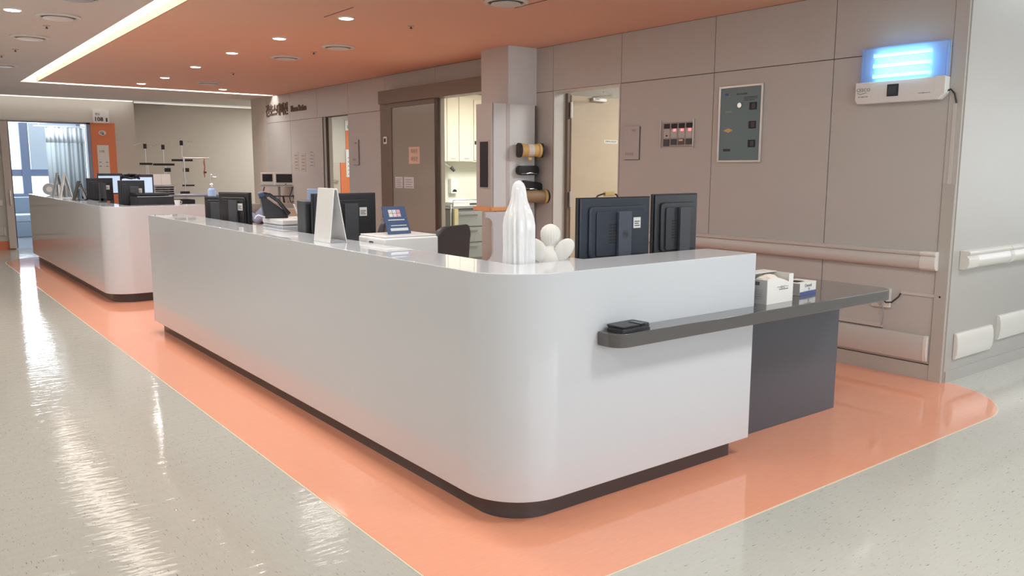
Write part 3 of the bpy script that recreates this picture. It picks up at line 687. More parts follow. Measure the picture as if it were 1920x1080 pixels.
obj('black_cord', T([(0, -.055, .0), (.03, -.06, -.03), (.07, -.045, -.025), (.11, -.02, .02), (.12, -.012, .05)], .006, 8), BLK, t, smooth=True)
obj('grey_cord', T([(-.02, -.055, -.01), (.0, -.05, -.06), (.01, -.035, -.14), (-.005, -.02, -.2), (-.02, -.012, -.225)], .005, 8), GREYP, t, smooth=True)
t = onwall('cable_trunking', 'horizontal beige cable trunking low on the wall under the stone desk', 'trunking', 3.9, .375)
obj('channel', B(-1.2, .62, -.014, 0, -.016, .016), RAILM, t, bev=.001); obj('shadow_gap', B(-1.2, .62, -.006, 0, -.022, -.016), DBROWN, t)

# handrails and bumpers
def rail(label, loc, rz, x0, x1, caps, joint=None):
    t = thing('handrail', label, 'handrail', loc, rz)
    def prof(k=1): return [(-.0, .0)]+[(-.03-.045*math.sin(a)*k, -.045-.0+.055*-math.cos(a)) for a in [0.2, .8, 1.4, 2.0, 2.6]]+[(-.035, .015)]+[(-.045-.02*math.cos(a), .03+.025*math.sin(a)) for a in (PI*.9, PI*.3, 0, PI/2)]+[(0, .055)]
    pts = [(0, -.085), (-.035, -.085), (-.058, -.07), (-.068, -.04), (-.066, -.005), (-.052, .012), (-.052, .018), (-.07, .026), (-.072, .040), (-.06, .050), (0, .052)]
    obj('rail_body', prism(bmesh.new(), pts, 'x', x0, x1), RAILM if rz else RAILW, t, smooth=True)
    pts2 = [(a*1.06-.0005, b*1.05) for a, b in pts]
    for c0, c1 in caps: obj('end_cap', prism(bmesh.new(), pts2, 'x', c0, c1), RAILW, t, bev=.012, smooth=True)
    return t
rail('long cream handrail on the wall behind the stone desk', (6.2495, 4.6, .94), RW, -1.65, 1.62, [(1.60, 1.72)])
rail('pale handrail with joint on the passage wall at the far right', (6.9, 2.7895, .95), 0, -.42, 3.0, [(-.53, -.36), (.22, .28)])
def bumper(label, loc, rz, x0, x1, cap, m):
    t = thing('bump_guard', label, 'bumper', loc, rz)
    pts = [(0, -.10), (-.018, -.098), (-.030, -.06), (-.034, 0), (-.030, .06), (-.018, .098), (0, .10)]
    obj('guard_body', prism(bmesh.new(), pts, 'x', x0, x1), m, t, smooth=True)
    for c0, c1 in cap: obj('end_cap', prism(bmesh.new(), [(a*1.1-.0005, b*1.02) for a, b in pts], 'x', c0, c1), RAILW, t, bev=.006, smooth=True)
bumper('long beige wall bump guard low behind the stone desk', (6.2495, 4.6, .245), RW, -1.6, 1.66, [(1.655, 1.69)], RAILM)
bumper('short pale bump guard low on the passage wall', (6.9, 2.7895, .27), 0, -.50, .10, [(-.525, -.49)], RAILW)
bumper('longer pale bump guard further along the passage wall', (7.2, 2.7895, .33), 0, -.08, 3.2, [], RAILW)

# ------------------------------------------------------------------ door 1 (light wood, swung open)
bm = bmesh.new(); box(bm, 6.25, 6.42, 7.345, 7.36, 0, 2.49); box(bm, 6.25, 6.42, 6.28, 6.295, 0, 2.49); box(bm, 6.25, 6.42, 6.295, 7.345, 2.475, 2.49)
d1 = struct('door_1', bm, JAMB)
obj('hinge_post', B(6.42, 6.46, 7.30, 7.36, 0, 2.47), BROWNM, d1)
obj('door_leaf', B(6.465, 7.46, 7.285, 7.325, .01, 2.45), WOOD, d1, bev=.002)
for z in (.3, 1.25, 2.28): obj('hinge', T([(6.455, 7.275, z-.09), (6.455, 7.275, z+.09)], .017, 12), ALU, d1, smooth=True)
cl = obj('door_closer', B(6.76, 6.98, 7.235, 7.285, 2.395, 2.435), ALU, d1, bev=.004); obj('closer_arm', T([(6.75, 7.24, 2.44), (6.95, 7.1, 2.46), (6.6, 6.9, 2.465)], .008, 8), ALU, cl)
lb = obj('door_label', B(6.99, 7.215, 7.281, 7.285, 1.91, 1.95), PAPER, d1); text('label_text', '관계자외 출입금지', .025, (7.1025, 7.280, 1.930), FR, INK, d1, .0006)
obj('door_handle', T([(7.38, 7.285, 1.02), (7.38, 7.22, 1.02), (7.26, 7.22, 1.02)], .010, 10), METAL, d1, smooth=True)
# ------------------------------------------------------------------ sliding glass door
bm = bmesh.new(); box(bm, 6.20, 6.40, 11.10, 11.42, 0, 2.62); box(bm, 6.24, 6.40, 8.40, 8.46, 0, 2.62); d2 = struct('door_2', bm, BROWNM)
obj('track_cover', B(6.05, 6.255, 8.21, 11.20, 2.555, 2.745), BROWNM, d2, bev=.004)
lf = obj('door_frame', B(6.10, 6.14, 9.62, 9.70, .01, 2.56), DBROWN, d2); obj('door_frame', B(6.10, 6.14, 10.90, 10.98, .01, 2.56), BROWNM, d2)
obj('door_frame', B(6.10, 6.14, 9.70, 10.90, .01, .09), BROWNM, d2); obj('door_frame', B(6.10, 6.14, 9.70, 10.90, 2.49, 2.56), BROWNM, d2)
obj('glass_panel', B(6.116, 6.124, 9.70, 10.90, .09, 2.49), BGLASS, d2)
obj('trailing_edge', B(6.18, 6.24, 9.66, 9.72, .01, 2.56), mat('pale_door_edge', (.6, .6, .57), .4), d2)
t = thing('door_push_button', 'small square white button on the brown jamb left of the glass door', 'switch', (6.1995, 11.26, 2.03), RW)
obj('plate', B(-.05, .05, -.012, 0, -.055, .055), WHT, t, bev=.002); obj('button', B(-.025, .025, -.016, -.012, -.028, .028), DARK, t)
def glassnote(label, y, z, w_, h_, m, lines):
    t = thing('door_notice', label, 'notice', (6.0995+.0155, y, z), RW); obj('sheet', B(-w_/2, w_/2, -.002, -.0002, -h_/2, h_/2), m, t)
    bm = bmesh.new()
    for k in range(lines): box(bm, -w_*.35, w_*(.35-.1*(k % 2)), -.0032, -.002, -h_*.38+h_*.8*k/lines, -h_*.38+h_*.8*k/lines+.008)
    obj('print_lines', bm, INKG, t); return t
t = glassnote('pinkish sliding door notice with two lines of text on the brown glass', 10.27, 1.79, .30, .24, PINKP, 0)
for dz in (.055, -.055): text('notice_text', '자동문', .07, (0, -.0026, dz), FR, INKB, t, .0006)
glassnote('pale sheet taped on the brown glass door, left of the pair', 10.72, 1.40, .22, .165, BLUEP, 5)
glassnote('pale sheet taped on the brown glass door, right of the pair', 10.43, 1.40, .28, .165, BLUEP, 4)
# ------------------------------------------------------------------ door 3 doorway with view to the next ward
bm = bmesh.new(); box(bm, 6.25, 6.30, 13.585, 13.6, 0, 2.49); box(bm, 6.25, 6.42, 12.6, 12.615, 0, 2.49); d3 = struct('door_3', bm, WALL)
obj('dark_edge', B(6.30, 6.35, 13.58, 13.60, 0, 2.49), DBROWN, d3); obj('inner_reveal', B(6.35, 6.42, 13.585, 13.6, 0, 2.49), WALLG, d3); obj('dark_edge', B(6.248, 6.256, 13.585, 13.61, 0, 2.49), DBROWN, d3)
obj('lever', T([(6.40, 13.58, 1.1), (6.40, 13.50, 1.1), (6.30, 13.47, 1.1)], .014, 10), METAL, d3, smooth=True)
door4 = struct('door_4', B(7.70, 8.12, 16.86, 16.9, 0, 1.73), mat('door_beige', (.58, .52, .45), .5)); obj('lever', T([(8.05, 16.86, 1.33), (8.05, 16.80, 1.33), (7.93, 16.80, 1.35)], .018, 10), METAL, door4, smooth=True)
t = tag(obj('orange_wall_panel', B(8.15, 8.75, 16.87, 16.9, .0, 1.73), ORP), 'orange wall panel low behind the open doorway', 'panel')
tag(obj('orange_wall_panel', B(8.30, 8.75, 16.87, 16.9, 2.02, 2.44), ORP), 'small orange panel high behind the open doorway under the 107 sign', 'panel')
t = thing('ward_sign', 'white 107 ward number sign seen through the open doorway', 'sign', (8.48, 16.88, 2.52)); obj('plate', B(-.20, .20, -.02, .0, -.085, .13), PAPER, t); text('number', '107', .10, (-.09, -.021, -.01), FR, INK, t, .001, bold=.002)
t = thing('ward_notice', 'long pale notice over the orange panel behind the doorway', 'notice', (8.42, 16.865, 1.72)); obj('sheet', B(-.14, .18, -.01, 0, -.31, .30), PAPER, t)
bm = bmesh.new()
for k in range(5): box(bm, -.10, .02+.03*(k % 2), -.012, -.010, -.25+.09*k, -.235+.09*k)
obj('print_lines', bm, INKG, t); text('notice_number', '107', .06, (-.02, -.012, .2), FR, INKG, t, .0008)

# ------------------------------------------------------------------ treatment room contents
t = thing('wall_cupboard', 'tall cream wall cupboard with three doors in the treatment room', 'cupboard', (7.2, 12.2, 1.72))
obj('carcass', B(0, 2.0, -.33, -.001, 0, 1.15), CUPB, t)
for k, (a, b_) in enumerate(((0.0, .50), (.505, .745), (.75, 1.05))):
    d = obj('door', B(a+.003, b_-.003, -.352, -.333, .01, 1.10), CUPB, t, bev=.002)
    obj('handle', T([((a+b_)/2-.05, -.362, .06), ((a+b_)/2+.05, -.362, .06)], .006, 8), METAL, d)
obj('door', B(1.06, 1.98, -.352, -.333, .03, 1.06), CUPB, t, bev=.002)
obj('dark_lock', B(1.07, 1.12, -.358, -.352, .30, .36), DARK, t)
t = thing('soap_dispenser', 'white wall soap dispenser with dark outlet in the treatment room', 'dispenser', (8.02, 12.199, 1.30))
obj('body', prism(bmesh.new(), rrect(-.075, .075, -.13, .13, .02, 3), 'y', -.09, -.001), WHT, t, bev=.01, smooth=True)
obj('outlet', prism(bmesh.new(), arc(0, -.10, .045, 0, PI, 8), 'y', -.095, -.089), DARK, t)
t = thing('swing_tap', 'chrome tap arm at left edge of the treatment room', 'tap', (7.86, 12.199, 1.62)); obj('arm', T([(-.1, -.01, .1), (-.04, -.12, .08), (.04, -.2, .0)], [.03, .03, .02]), METAL, t, smooth=True)
obj('nozzle', T([(.02, -.19, .01), (.07, -.23, -.06)], [.035, .025]), DGREY, t, smooth=True); obj('flange', T([(-.1, -.001, .1), (-.1, -.02, .1)], .04, 16), METAL, t)
t = thing('treatment_cart', 'white and steel treatment trolley with grey drawer stack and yellow bin', 'trolley', (7.30, 10.9, .003))
obj('steel_top', B(-.32, .36, -.24, .24, .98, 1.01), STEEL, t, bev=.004)
obj('body', B(-.29, .33, -.22, .22, .16, .97), mat('cart_grey', (.22, .23, .23), .5), t, bev=.004)
for k in range(3): d = obj('drawer', B(-.27, .31, -.235, -.22, .20+.25*k, .43+.25*k), mat('drawer_grey', (.25, .26, .26), .5), t, bev=.004); obj('handle', T([(-.15, -.25, .40+.25*k), (.2, -.25, .40+.25*k)], .008, 8), STEEL, d)
obj('corner_post', T([(.345, -.23, .1), (.345, -.23, 1.05)], .012, 10), WHT, t); obj('corner_post', T([(-.305, -.23, .1), (-.305, -.23, 1.05)], .012, 10), WHT, t)
for sx in (-.26, .3):
    for sy in (-.2, .2): obj('castor', T([(sx-.015, sy, .05), (sx+.015, sy, .05)], .05, 14), BLK, t, smooth=True)
obj('castor_frame', B(-.29, .33, -.22, .22, .09, .16), STEEL, t)
obj('yellow_bin', prism(bmesh.new(), rrect(-.29, -.21, -.30, -.25, .012, 3), 'z', .55, .98), mat('bin_yellow', (.55, .50, .30), .5), t)
t = thing('instrument_tray', 'white instrument tray with towel and rail on top of the treatment trolley', 'tray', (7.32, 10.9, 1.0145))
obj('tray', B(-.27, .30, -.2, .2, 0, .07), WHT, t, bev=.01); obj('rail', T([(-.27, -.21, .02), (-.27, -.21, .10), (.30, -.21, .10), (.30, -.21, .02)], .008, 8), STEEL, t)
bm = bmesh.new(); bmesh.ops.create_icosphere(bm, subdivisions=3, radius=1)
for v in bm.verts: v.co = Vector((v.co.x*.24, v.co.y*.15, .06+max(v.co.z, 0)*.06*(1+.3*math.sin(v.co.x*9))))
obj('towel', bm, PAPER, t, smooth=True); obj('print_patch', B(.05, .25, -.203, -.2, .02, .05), DGREY, t)
t = thing('black_crate', 'dark equipment box standing below the pillar behind the office chair', 'box', (5.22, 8.0, .003)); obj('box', B(-.2, .13, -.2, .2, 0, .74), BLK, t, bev=.01); obj('lid', B(-.21, .14, -.21, .21, .74, .77), DGREY, t, bev=.006)

# ------------------------------------------------------------------ ceiling fittings
def downlight(x, y, label, lamp=True, e=9, zc=3.0):
    t = thing('downlight', label, 'light', (x, y, zc), 0)
    obj('trim_ring', lathe(bmesh.new(), [(.082, 0), (.082, -.006), (.070, -.010), (.066, -.004), (.066, 0)], 28), WHT, t, smooth=True)
    obj('lamp_disc', lathe(bmesh.new(), [(.064, -.011), (.062, -.013)], 28), LAMP, t)
    area('downlight_lamp', (x, y, zc-.02), (0, 0, 0), .12, .12, e, WARM, 'DISK')
names = ['nearest', 'second', 'third', 'fourth', 'fifth', 'farthest']
for k, (x, y) in enumerate(((3.60, 7.25), (3.57, 8.80), (3.55, 10.25), (3.62, 11.95), (3.66, 13.65), (3.60, 14.85))):
    downlight(x, y, 'round downlight, %s in the row on the orange ceiling' % names[k])
downlight(5.0, 15.0, 'lone round downlight at the far right of the orange ceiling')
downlight(1.07, 8.72, 'round downlight at the left on the white corridor ceiling')
downlight(3.6, 4.1, 'added unseen round downlight giving fill light to the near counter corner')  # extra downlight added out of view for more light here
def vent(x, y, label, inner=WHT):
    t = thing('ceiling_diffuser', label, 'vent', (x, y, 3.0))
    obj('outer_ring', lathe(bmesh.new(), [(.19, 0), (.19, -.012), (.165, -.022), (.150, -.012), (.150, 0)], 40), mat('diffuser_white', (.66, .66, .63), .5), t, smooth=True)
    obj('dark_gap', lathe(bmesh.new(), [(.150, -.001), (.149, -.004)], 40), DGREY, t)
    obj('centre_disc', lathe(bmesh.new(), [(.03, -.004), (.125, -.020), (.128, -.028), (.11, -.032), (.02, -.034)], 40), MATS['diffuser_white'] if inner is WHT else inner, t, smooth=True)
for x, y, l in ((4.32, 5.72, 'round white air diffuser cut by the top of the frame on the orange ceiling'), (4.35, 8.98, 'round white air diffuser, nearer of the close pair on the orange ceiling'), (4.23, 10.24, 'round white air diffuser, farther of the close pair on the orange ceiling'), (4.45, 14.05, 'faint round diffuser at the far end of the orange ceiling'),
                (1.45, 8.84, 'round diffuser nearest on the white corridor ceiling'), (1.42, 10.40, 'second round diffuser along the white corridor ceiling'), (1.46, 13.4, 'third round diffuser far along the white corridor ceiling')): vent(x, y, l)
vent(1.42, 7.75, 'dark round ceiling speaker at the top left of the corridor ceiling', GREYP)
def sprinkler(x, y, label):
    t = thing('sprinkler_head', label, 'sprinkler', (x, y, 3.0)); obj('rosette', lathe(bmesh.new(), [(.035, 0), (.034, -.006), (.015, -.010)], 20), mat('rosette_peach', (.55, .4, .33), .5), t, smooth=True); obj('head', lathe(bmesh.new(), [(.008, -.010), (.008, -.025), (.016, -.027), (.016, -.030)], 14), DGREY, t, smooth=True)
for x, y, l in ((4.30, 7.25, 'small sprinkler head on the orange ceiling near the middle top'), (4.31, 9.57, 'small sprinkler head between the two close diffusers'), (4.3, 12.4, 'small sprinkler head far along the orange ceiling'), (1.45, 9.5, 'small sprinkler head between two diffusers on the white ceiling'), (1.42, 11.6, 'small sprinkler head further along the white ceiling'), (1.35, 12.3, 'farthest small sprinkler head on the white ceiling')): sprinkler(x, y, l)
for k, (x, y) in enumerate(((-.4, .8), (-.4, 5.2), (-.4, 9.6), (3.5, .8), (6.5, .8), (9.5, .8))):  # glowing squares added out of view to go with the corridor fill lamps
    t = thing('added_fill_panel', ['added unseen square fill panel over the left corridor, nearest', 'added unseen square fill panel over the left corridor, middle', 'added unseen square fill panel over the left corridor, farthest', 'added unseen square fill panel over the cross passage beside the counter', 'added unseen square fill panel over the passage before the wall corner', 'added unseen square fill panel far down the right passage'][k], 'light', (x, y, 3.0)); obj('frame', B(-.31, .31, -.31, .31, -.008, 0), WHT, t); obj('diffuser', B(-.28, .28, -.28, .28, -.012, -.008), FILLP, t)

# ------------------------------------------------------------------ far station things
t = thing('tape_dispenser', 'round chrome desk tape dispenser at the far end of the back counter', 'dispenser', (2.22, 15.45, 1.1505), math.radians(-20))
bm = bmesh.new()
prism(bm, arc(0, .10, .10, 0, 2*PI, 24)[:-1], 'y', -.03, .03)
obj('wheel', bm, GREYP, t, bev=.004, smooth=True); obj('hub', T([(0, -.034, .10), (0, .034, .10)], .045, 20), METAL, t); obj('tail', B(.05, .22, -.03, .03, 0, .05), GREYP, t, bev=.006)
def aframe(y, x, h, label, m=WHT, inner=DGREY, rz=0):
    t = thing('menu_stand', label, 'sign', (x, y, 1.1505), rz)
    obj('left_leaf', prism(bmesh.new(), [(-.085, 0), (-.075, 0), (.004, h), (-.004, h)], 'y', -.10, .10), m, t)
    obj('right_leaf', prism(bmesh.new(), [(.085, 0), (.075, 0), (-.004, h), (.004, h)], 'y', -.10, .10), m, t)
    obj('foot_plate', B(-.075, .075, -.09, .09, 0, .006), m, t); obj('insert', B(-.012, .012, -.08, .08, .006, h*.5), inner, t)
aframe(14.75, 2.24, .37, 'tall clear A-frame stand, left of the pair on the back counter', GREYP, WHT)
aframe(14.0, 2.22, .37, 'tall clear A-frame stand, right of the pair on the back counter', WHT, GREYP)
aframe(12.9, 2.22, .27, 'black and white A-frame stand with blue insert on the back counter', BLK2, mat('insert_blue', (.12, .2, .3), .3), 0)
t = thing('document_tray', 'low black letter tray with upright dividers on the back counter', 'tray', (2.52, 14.2, .7505)); obj('base', B(-.12, .12, -.18, .18, 0, .42), BLK, t)
for k in range(4): obj('divider', B(-.11+.07*k, -.10+.07*k, -.17, .17, .42, .53), (BLK, GREYP, BLK2, NAVY)[k], t)
monitor('computer_monitor', 'small black-backed monitor with white sticker, left of two on the back counter', (2.62, 13.6, .7505), math.radians(-8), wd=.36, ht=.34, z0=.36, back=BLK)
monitor('computer_monitor', 'large black-backed monitor with white sticker at the corner of the back counter', (2.60, 11.55, .7505), math.radians(-8), wd=.32, ht=.33, z0=.36, back=BLK)
t = thing('black_post', 'thin upright black stand post between the two back counter monitors', 'stand', (2.32, 11.95, 1.1505)); obj('post', B(-.018, .018, -.012, .012, .01, .26), BLK, t, bev=.003); obj('foot', B(-.04, .04, -.05, .05, 0, .012), BLK, t, bev=.002); obj('hook', B(-.018, .05, -.012, .012, .02, .05), BLK, t)
t = thing('cable_bundle', 'tangled black cables piled on top of the large back counter monitor', 'cable', (2.60, 11.6, 1.442))
for k in range(5):
    a = k*1.3; obj('cable', T([(.12*math.cos(a+i*.9), .04*math.sin(a+i*1.3), .02+.055*abs(math.sin(a*.7+i*.5))) for i in range(7)], .014, 8), BLK, t, smooth=True)
t = thing('black_printer', 'flat black printer on the short side of the back counter', 'printer', (2.75, 11.15, .7505))
obj('body', B(-.22, .22, -.18, .2, 0, .50), BLK, t, bev=.01); obj('lid', B(-.22, .17, -.16, .2, .505, .54), BLK2, t, bev=.01); obj('lid_edge', B(-.22, .2, -.185, -.18, .49, .50), GREYP, t)
t = thing('coffee_cup', 'small white cup standing on the short side of the back counter', 'cup', (2.90, 10.58, 1.1505)); obj('cup', lathe(bmesh.new(), [(.028, 0), (.036, .06), (.037, .06), (.033, .058), (.026, .006)], 24), WHT, t, smooth=True); obj('handle', T([(.034, 0, .05), (.055, 0, .04), (.05, 0, .02), (.032, 0, .015)], .004, 8), WHT, t, smooth=True)
# lit screens facing the camera, on the inner desk
def litscreen(x, y, label, rz=0, wd=.48):
    t = thing('lit_monitor', label, 'monitor', (x, y, .7505), rz)
    obj('bezel', B(-wd/2, wd/2, 0, .03, .42, .76), BLK, t, bev=.003); obj('screen', B(-wd/2+.018, wd/2-.018, -.002, 0, .44, .745), SCREEN, t)
    obj('column', B(-.03, .03, .03, .06, .02, .6), BLK, t); obj('base', B(-.12, .12, -.06, .12, 0, .02), BLK, t, bev=.003); obj('toolbar', B(-wd/2+.018, wd/2-.018, -.003, -.002, .72, .745), NAVY, t)
litscreen(2.92, 12.6, 'lit bluish computer screen facing out behind the large back counter monitor', 0, .44)
litscreen(3.05, 14.9, 'lit bluish computer screen further back, left of the other lit screen', 0, .42)
# back table with trays, calendar, pole etc.
t = thing('back_table', 'blue-grey topped table beyond the back counter holding trays and papers', 'table', (3.95, 14.2, .003))
obj('top', B(-.55, .75, -.35, .45, 1.13, 1.16), mat('table_blue_grey', (.26, .30, .38), .35), t, bev=.003)
for x in (-.50, .70):
    for y in (-.30, .40): obj('leg', B(x-.02, x+.02, y-.02, y+.02, 0, 1.13), GREYP, t)
obj('storage_box', B(-.2, .2, -.1, .3, .85, 1.08), NAVY, t); obj('lower_shelf', B(-.48, .68, -.28, .38, .82, .85), GREYP, t)
t = thing('tray_stack', 'stack of five pale letter trays on the back table', 'tray', (3.64, 14.05, 1.1635))
for k in range(5): obj('tray', B(-.15, .15, -.12, .14, .036*k, .036*k+.012), mat('tray_pale', (.42, .41, .42), .5), t, bev=.002); obj('tray_lip', B(-.15, .15, .13, .14, .036*k+.012, .036*k+.028), MATS['tray_pale'], t)
for x in (-.148, .142): obj('riser', B(x, x+.006, -.1, .12, 0, .165), MATS['tray_pale'], t)
t = thing('desk_calendar', 'open white desk calendar standing on the letter trays', 'calendar', (3.62, 14.02, 1.3305)); obj('left_page', B(-.14, -.002, 0, .005, 0, .175), PAPER, t, rot=(-.15, 0, 0)); obj('right_page', B(.002, .14, 0, .005, 0, .175), PAPER, t, rot=(-.15, 0, 0)); obj('stand', B(-.14, .14, .02, .10, 0, .004), BLK, t)
t = thing('paper_pile', 'loose pile of white paper lying on the back table', 'paper', (3.95, 14.0, 1.1635), .2); 
for k in range(3): obj('sheet', B(-.10, .10, -.14, .14, .004*k, .004*k+.003), PAPER, t, rot=(0, 0, .05*k))
t = thing('paper_cup', 'small white cup beside the letter trays', 'cup', (3.86, 14.3, 1.1635)); obj('cup', lathe(bmesh.new(), [(.03, 0), (.04, .10), (.037, .1), (.028, .01)], 20), WHT, t, smooth=True); obj('rim', lathe(bmesh.new(), [(.041, .098), (.043, .102), (.040, .104)], 20), WHT, t)
# overhead frame (traction bar) with hanging cord
t = thing('bar_stand', 'chrome stand with long horizontal bar and red-brown cord in the alcove', 'stand', (4.63, 16.3, .003))
obj('pole', T([(0, 0, .03), (0, 0, 1.79)], .017, 12), METAL, t, smooth=True); obj('cross_bar', T([(-.01, 0, 1.79), (.47, 0, 1.79)], .014, 12), METAL, t, smooth=True)
obj('base', B(-.22, .22, -.22, .22, 0, .03), BLK, t, bev=.005); obj('corner_joint', T([(0, 0, 1.76), (0, 0, 1.81)], .024, 12), METAL, t)
obj('hanging_cord', T([(.38, 0, 1.775), (.375, 0, 1.70), (.385, 0, 1.62), (.37, 0, 1.52), (.375, 0, 1.42)], [.008, .016, .012, .014, .008], 8), RED, t, smooth=True)
obj('cord_clip', B(.36, .41, -.02, .02, 1.50, 1.535), DBROWN, t); obj('lower_arm', B(-.05, .17, -.015, .015, 1.255, 1.285), BLK, t); obj('foot_clamp', B(-.09, .07, -.04, .04, 1.10, 1.16), BLK, t, bev=.005)
# IV poles
def ivpole(x, y, top, barw, label, bag=False, box_z=None):
    t = thing('iv_pole', label, 'pole', (x, y, .003))
    obj('pole', T([(0, 0, .06), (0, 0, top)], .010, 10), METAL, t, smooth=True)
    obj('hook_hub', B(-.03, .03, -.02, .02, top-.12, top-.02), BLK, t, bev=.004)
    for sx in (-1, 1): obj('hook', T([(0, 0, top-.03), (sx*.10, 0, top-.015), (sx*.20, 0, top-.06), (sx*.225, 0, top-.03)], .006, 8), METAL, t, smooth=True)
    obj('handle_bar', B(-barw, barw, -.025, .025, top-.45, top-.405), BLK, t, bev=.005)
    obj('stem', T([(.03, 0, top-.45), (.05, 0, top-.9)], .014, 8), METAL, t, smooth=True)
    for k in range(5):
        a = 2*PI*k/5; l = obj('leg', T([(0, 0, .07), (.17*math.cos(a), .17*math.sin(a), .055)], .014, 8), METAL, t, smooth=True); obj('castor', T([(.17*math.cos(a)-.01, .17*math.sin(a), .026), (.17*math.cos(a)+.01, .17*math.sin(a), .026)], .026, 10), BLK, l, smooth=True)
    if box_z: obj('clamp', B(.0, .12, -.05, .03, box_z, box_z+.08), BLK, t, bev=.006)
    if bag: obj('bag', prism(bmesh.new(), rrect(-.13, .14, top-1.05, top-.82, .03, 3), 'y', -.06, -.03), GRN, t, bev=.01, smooth=True)
ivpole(4.36, 18.0, 2.11, .12, 'leftmost slim chrome drip pole with short black bar and pale bag', bag=True)
ivpole(4.74, 18.12, 2.10, .21, 'middle slim chrome drip pole with black bar and clamp', box_z=1.52)
ivpole(5.08, 18.0, 2.19, .21, 'rightmost and tallest chrome drip pole by the bar stand', box_z=1.52)
# patient bed
t = thing('patient_bed', 'patient bed with lilac-blue linen behind the middle monitors', 'bed', (5.0, 12.9, .003), math.radians(0))
obj('frame', B(-.25, .75, -1.0, 1.0, .45, .55), GREYP, t, bev=.01); obj('mattress', B(-.22, .72, -.95, .95, .55, .72), WHT, t, bev=.03)
bm = bmesh.new(); bmesh.ops.create_grid(bm, x_segments=24, y_segments=34, size=1)
for v in bm.verts:
    x, y = v.co.x, v.co.y
    v.co = Vector((.25+x*.50, y*.92, .80+.06*math.sin(5*x+3*y)+.05*math.sin(9*y-4*x)+.12*math.exp(-((x+.3)**2+(y-.3)**2)*3)-.12*max(0, abs(x)-.85)*6))
o = obj('blanket', bm, BLUEL, t, smooth=True); sm = o.modifiers.new('thick', 'SOLIDIFY'); sm.thickness = .03
for y in (-1.0, .97): obj('end_board', B(-.25, .75, y, y+.04, .45, 1.0), mat('board_cream', (.55, .48, .40), .5), t, bev=.02)
for sx in (-.2, .7):
    for sy in (-.9, .9): obj('leg', T([(sx, sy, .0), (sx, sy, .45)], .03, 10), GREYP, t, smooth=True)
# vital sign monitor on stand near the wall
t = thing('patient_monitor', 'cream double-screen patient monitor on a stand by the beige wall', 'monitor', (6.07, 15.25, .003), math.radians(-35))
obj('casing', B(-.33, .33, -.07, .07, 1.28, 1.52), mat('casing_cream', (.62, .60, .55), .4), t, bev=.012, smooth=True)
obj('left_screen', B(-.29, -.10, -.074, -.07, 1.35, 1.49), SCRD, t); obj('right_screen', B(-.03, .27, -.074, -.07, 1.33, 1.49), SCRD, t)
obj('divider', B(-.075, -.05, -.074, -.07, 1.28, 1.52), WHT, t); obj('logo', B(.13, .16, -.073, -.07, 1.295, 1.31), INK, t)
obj('pole', T([(0, 0, .08), (0, 0, 1.28)], .022), GREYP, t, smooth=True); obj('shelf', B(-.33, .33, -.12, .08, 1.255, 1.275), GREYP, t)
for sx in (-.25, .28): obj('basket_wire', T([(sx, -.10, 1.25), (sx-.06, -.12, 1.05), (sx-.04, -.12, .95), (sx+.03, -.1, .98), (sx, -.1, 1.1)], .012, 8), DGREY, t, smooth=True)
obj('basket_rail', B(-.30, .33, -.13, -.10, 1.06, 1.085), DGREY, t); obj('hanging_lead', T([(.1, -.12, 1.07), (.12, -.14, .95), (.16, -.14, .9), (.2, -.13, .96)], .018, 8), BLK, t, smooth=True)
obj('hanging_lead', T([(-.22, -.12, 1.07), (-.2, -.14, .85), (-.1, -.14, .75), (0, -.14, .95)], .012, 8), DGREY, t, smooth=True)
for k in range(5):
    a = 2*PI*k/5; obj('leg', T([(0, 0, .08), (.27*math.cos(a), .27*math.sin(a), .03)], .022, 8), GREYP, t, smooth=True)
# folders by the wall
for k in range(5):
    o = tag(obj('ring_binder', B(0, .05, -.13, .13, 0, .31), (NAVY, BLK, DGREY, NAVY, BLK)[k], bev=.003, loc=(2.86+.062*k, 6.75, .7505)), ['dark navy binder leftmost in the row behind the low printer', 'black binder second from the left in the row behind the low printer', 'dark grey binder in the middle of the row behind the low printer', 'dark navy binder second from the right in the row behind the low printer', 'black binder rightmost in the row behind the low printer'][k], 'binder', 'binders behind the low printer')

# ------------------------------------------------------------------ room 108 front
d5 = struct('door_5', B(1.93, 2.06, 18.80, 18.85, .02, 2.5), mat('sliding_leaf_beige', (.58, .52, .47), .5), bev=.003)
obj('edge_seal', B(2.06, 2.075, 18.80, 18.85, .02, 2.5), DGREY, d5); obj('handle', T([(2.01, 18.80, .87), (2.01, 18.76, .89), (2.01, 18.76, 1.16), (2.01, 18.80, 1.18)], .014, 10), METAL, d5, smooth=True)
bm = bmesh.new(); box(bm, 3.46, 3.53, 18.86, 19.06, 0, 2.53); box(bm, 2.05, 3.53, 18.86, 19.06, 2.49, 2.54); d6 = struct('door_6', bm, BFRAME)
obj('track', B(1.2, 3.6, 18.84, 18.9, 2.52, 2.56), WALLG, d6)
struct('baseboard_far', B(-.99, 2.04, 18.885, 18.9, 0, .16), ORP)
t = thing('handrail', 'short pale handrail on the far wall at the left edge', 'handrail', (1.2, 18.8995, .92)); obj('rail_body', B(-.5, .62, -.06, 0, -.06, .06), RAILM, t, bev=.02); obj('end_cap', B(.62, .68, -.065, 0, -.065, .065), RAILW, t, bev=.02)
t = thing('bump_guard', 'short pale bump guard low on the far wall at the left edge', 'bumper', (1.2, 18.8995, .36)); obj('guard_body', B(-.5, .66, -.035, 0, -.09, .09), RAILM, t, bev=.015); obj('end_cap', B(.66, .70, -.038, 0, -.092, .092), RAILW, t, bev=.015)
t = tag(obj('orange_wall_panel', B(3.535, 4.0, 18.875, 18.9, .0, 2.525), ORP), 'tall orange wall panel beside the room 108 doorway', 'panel')
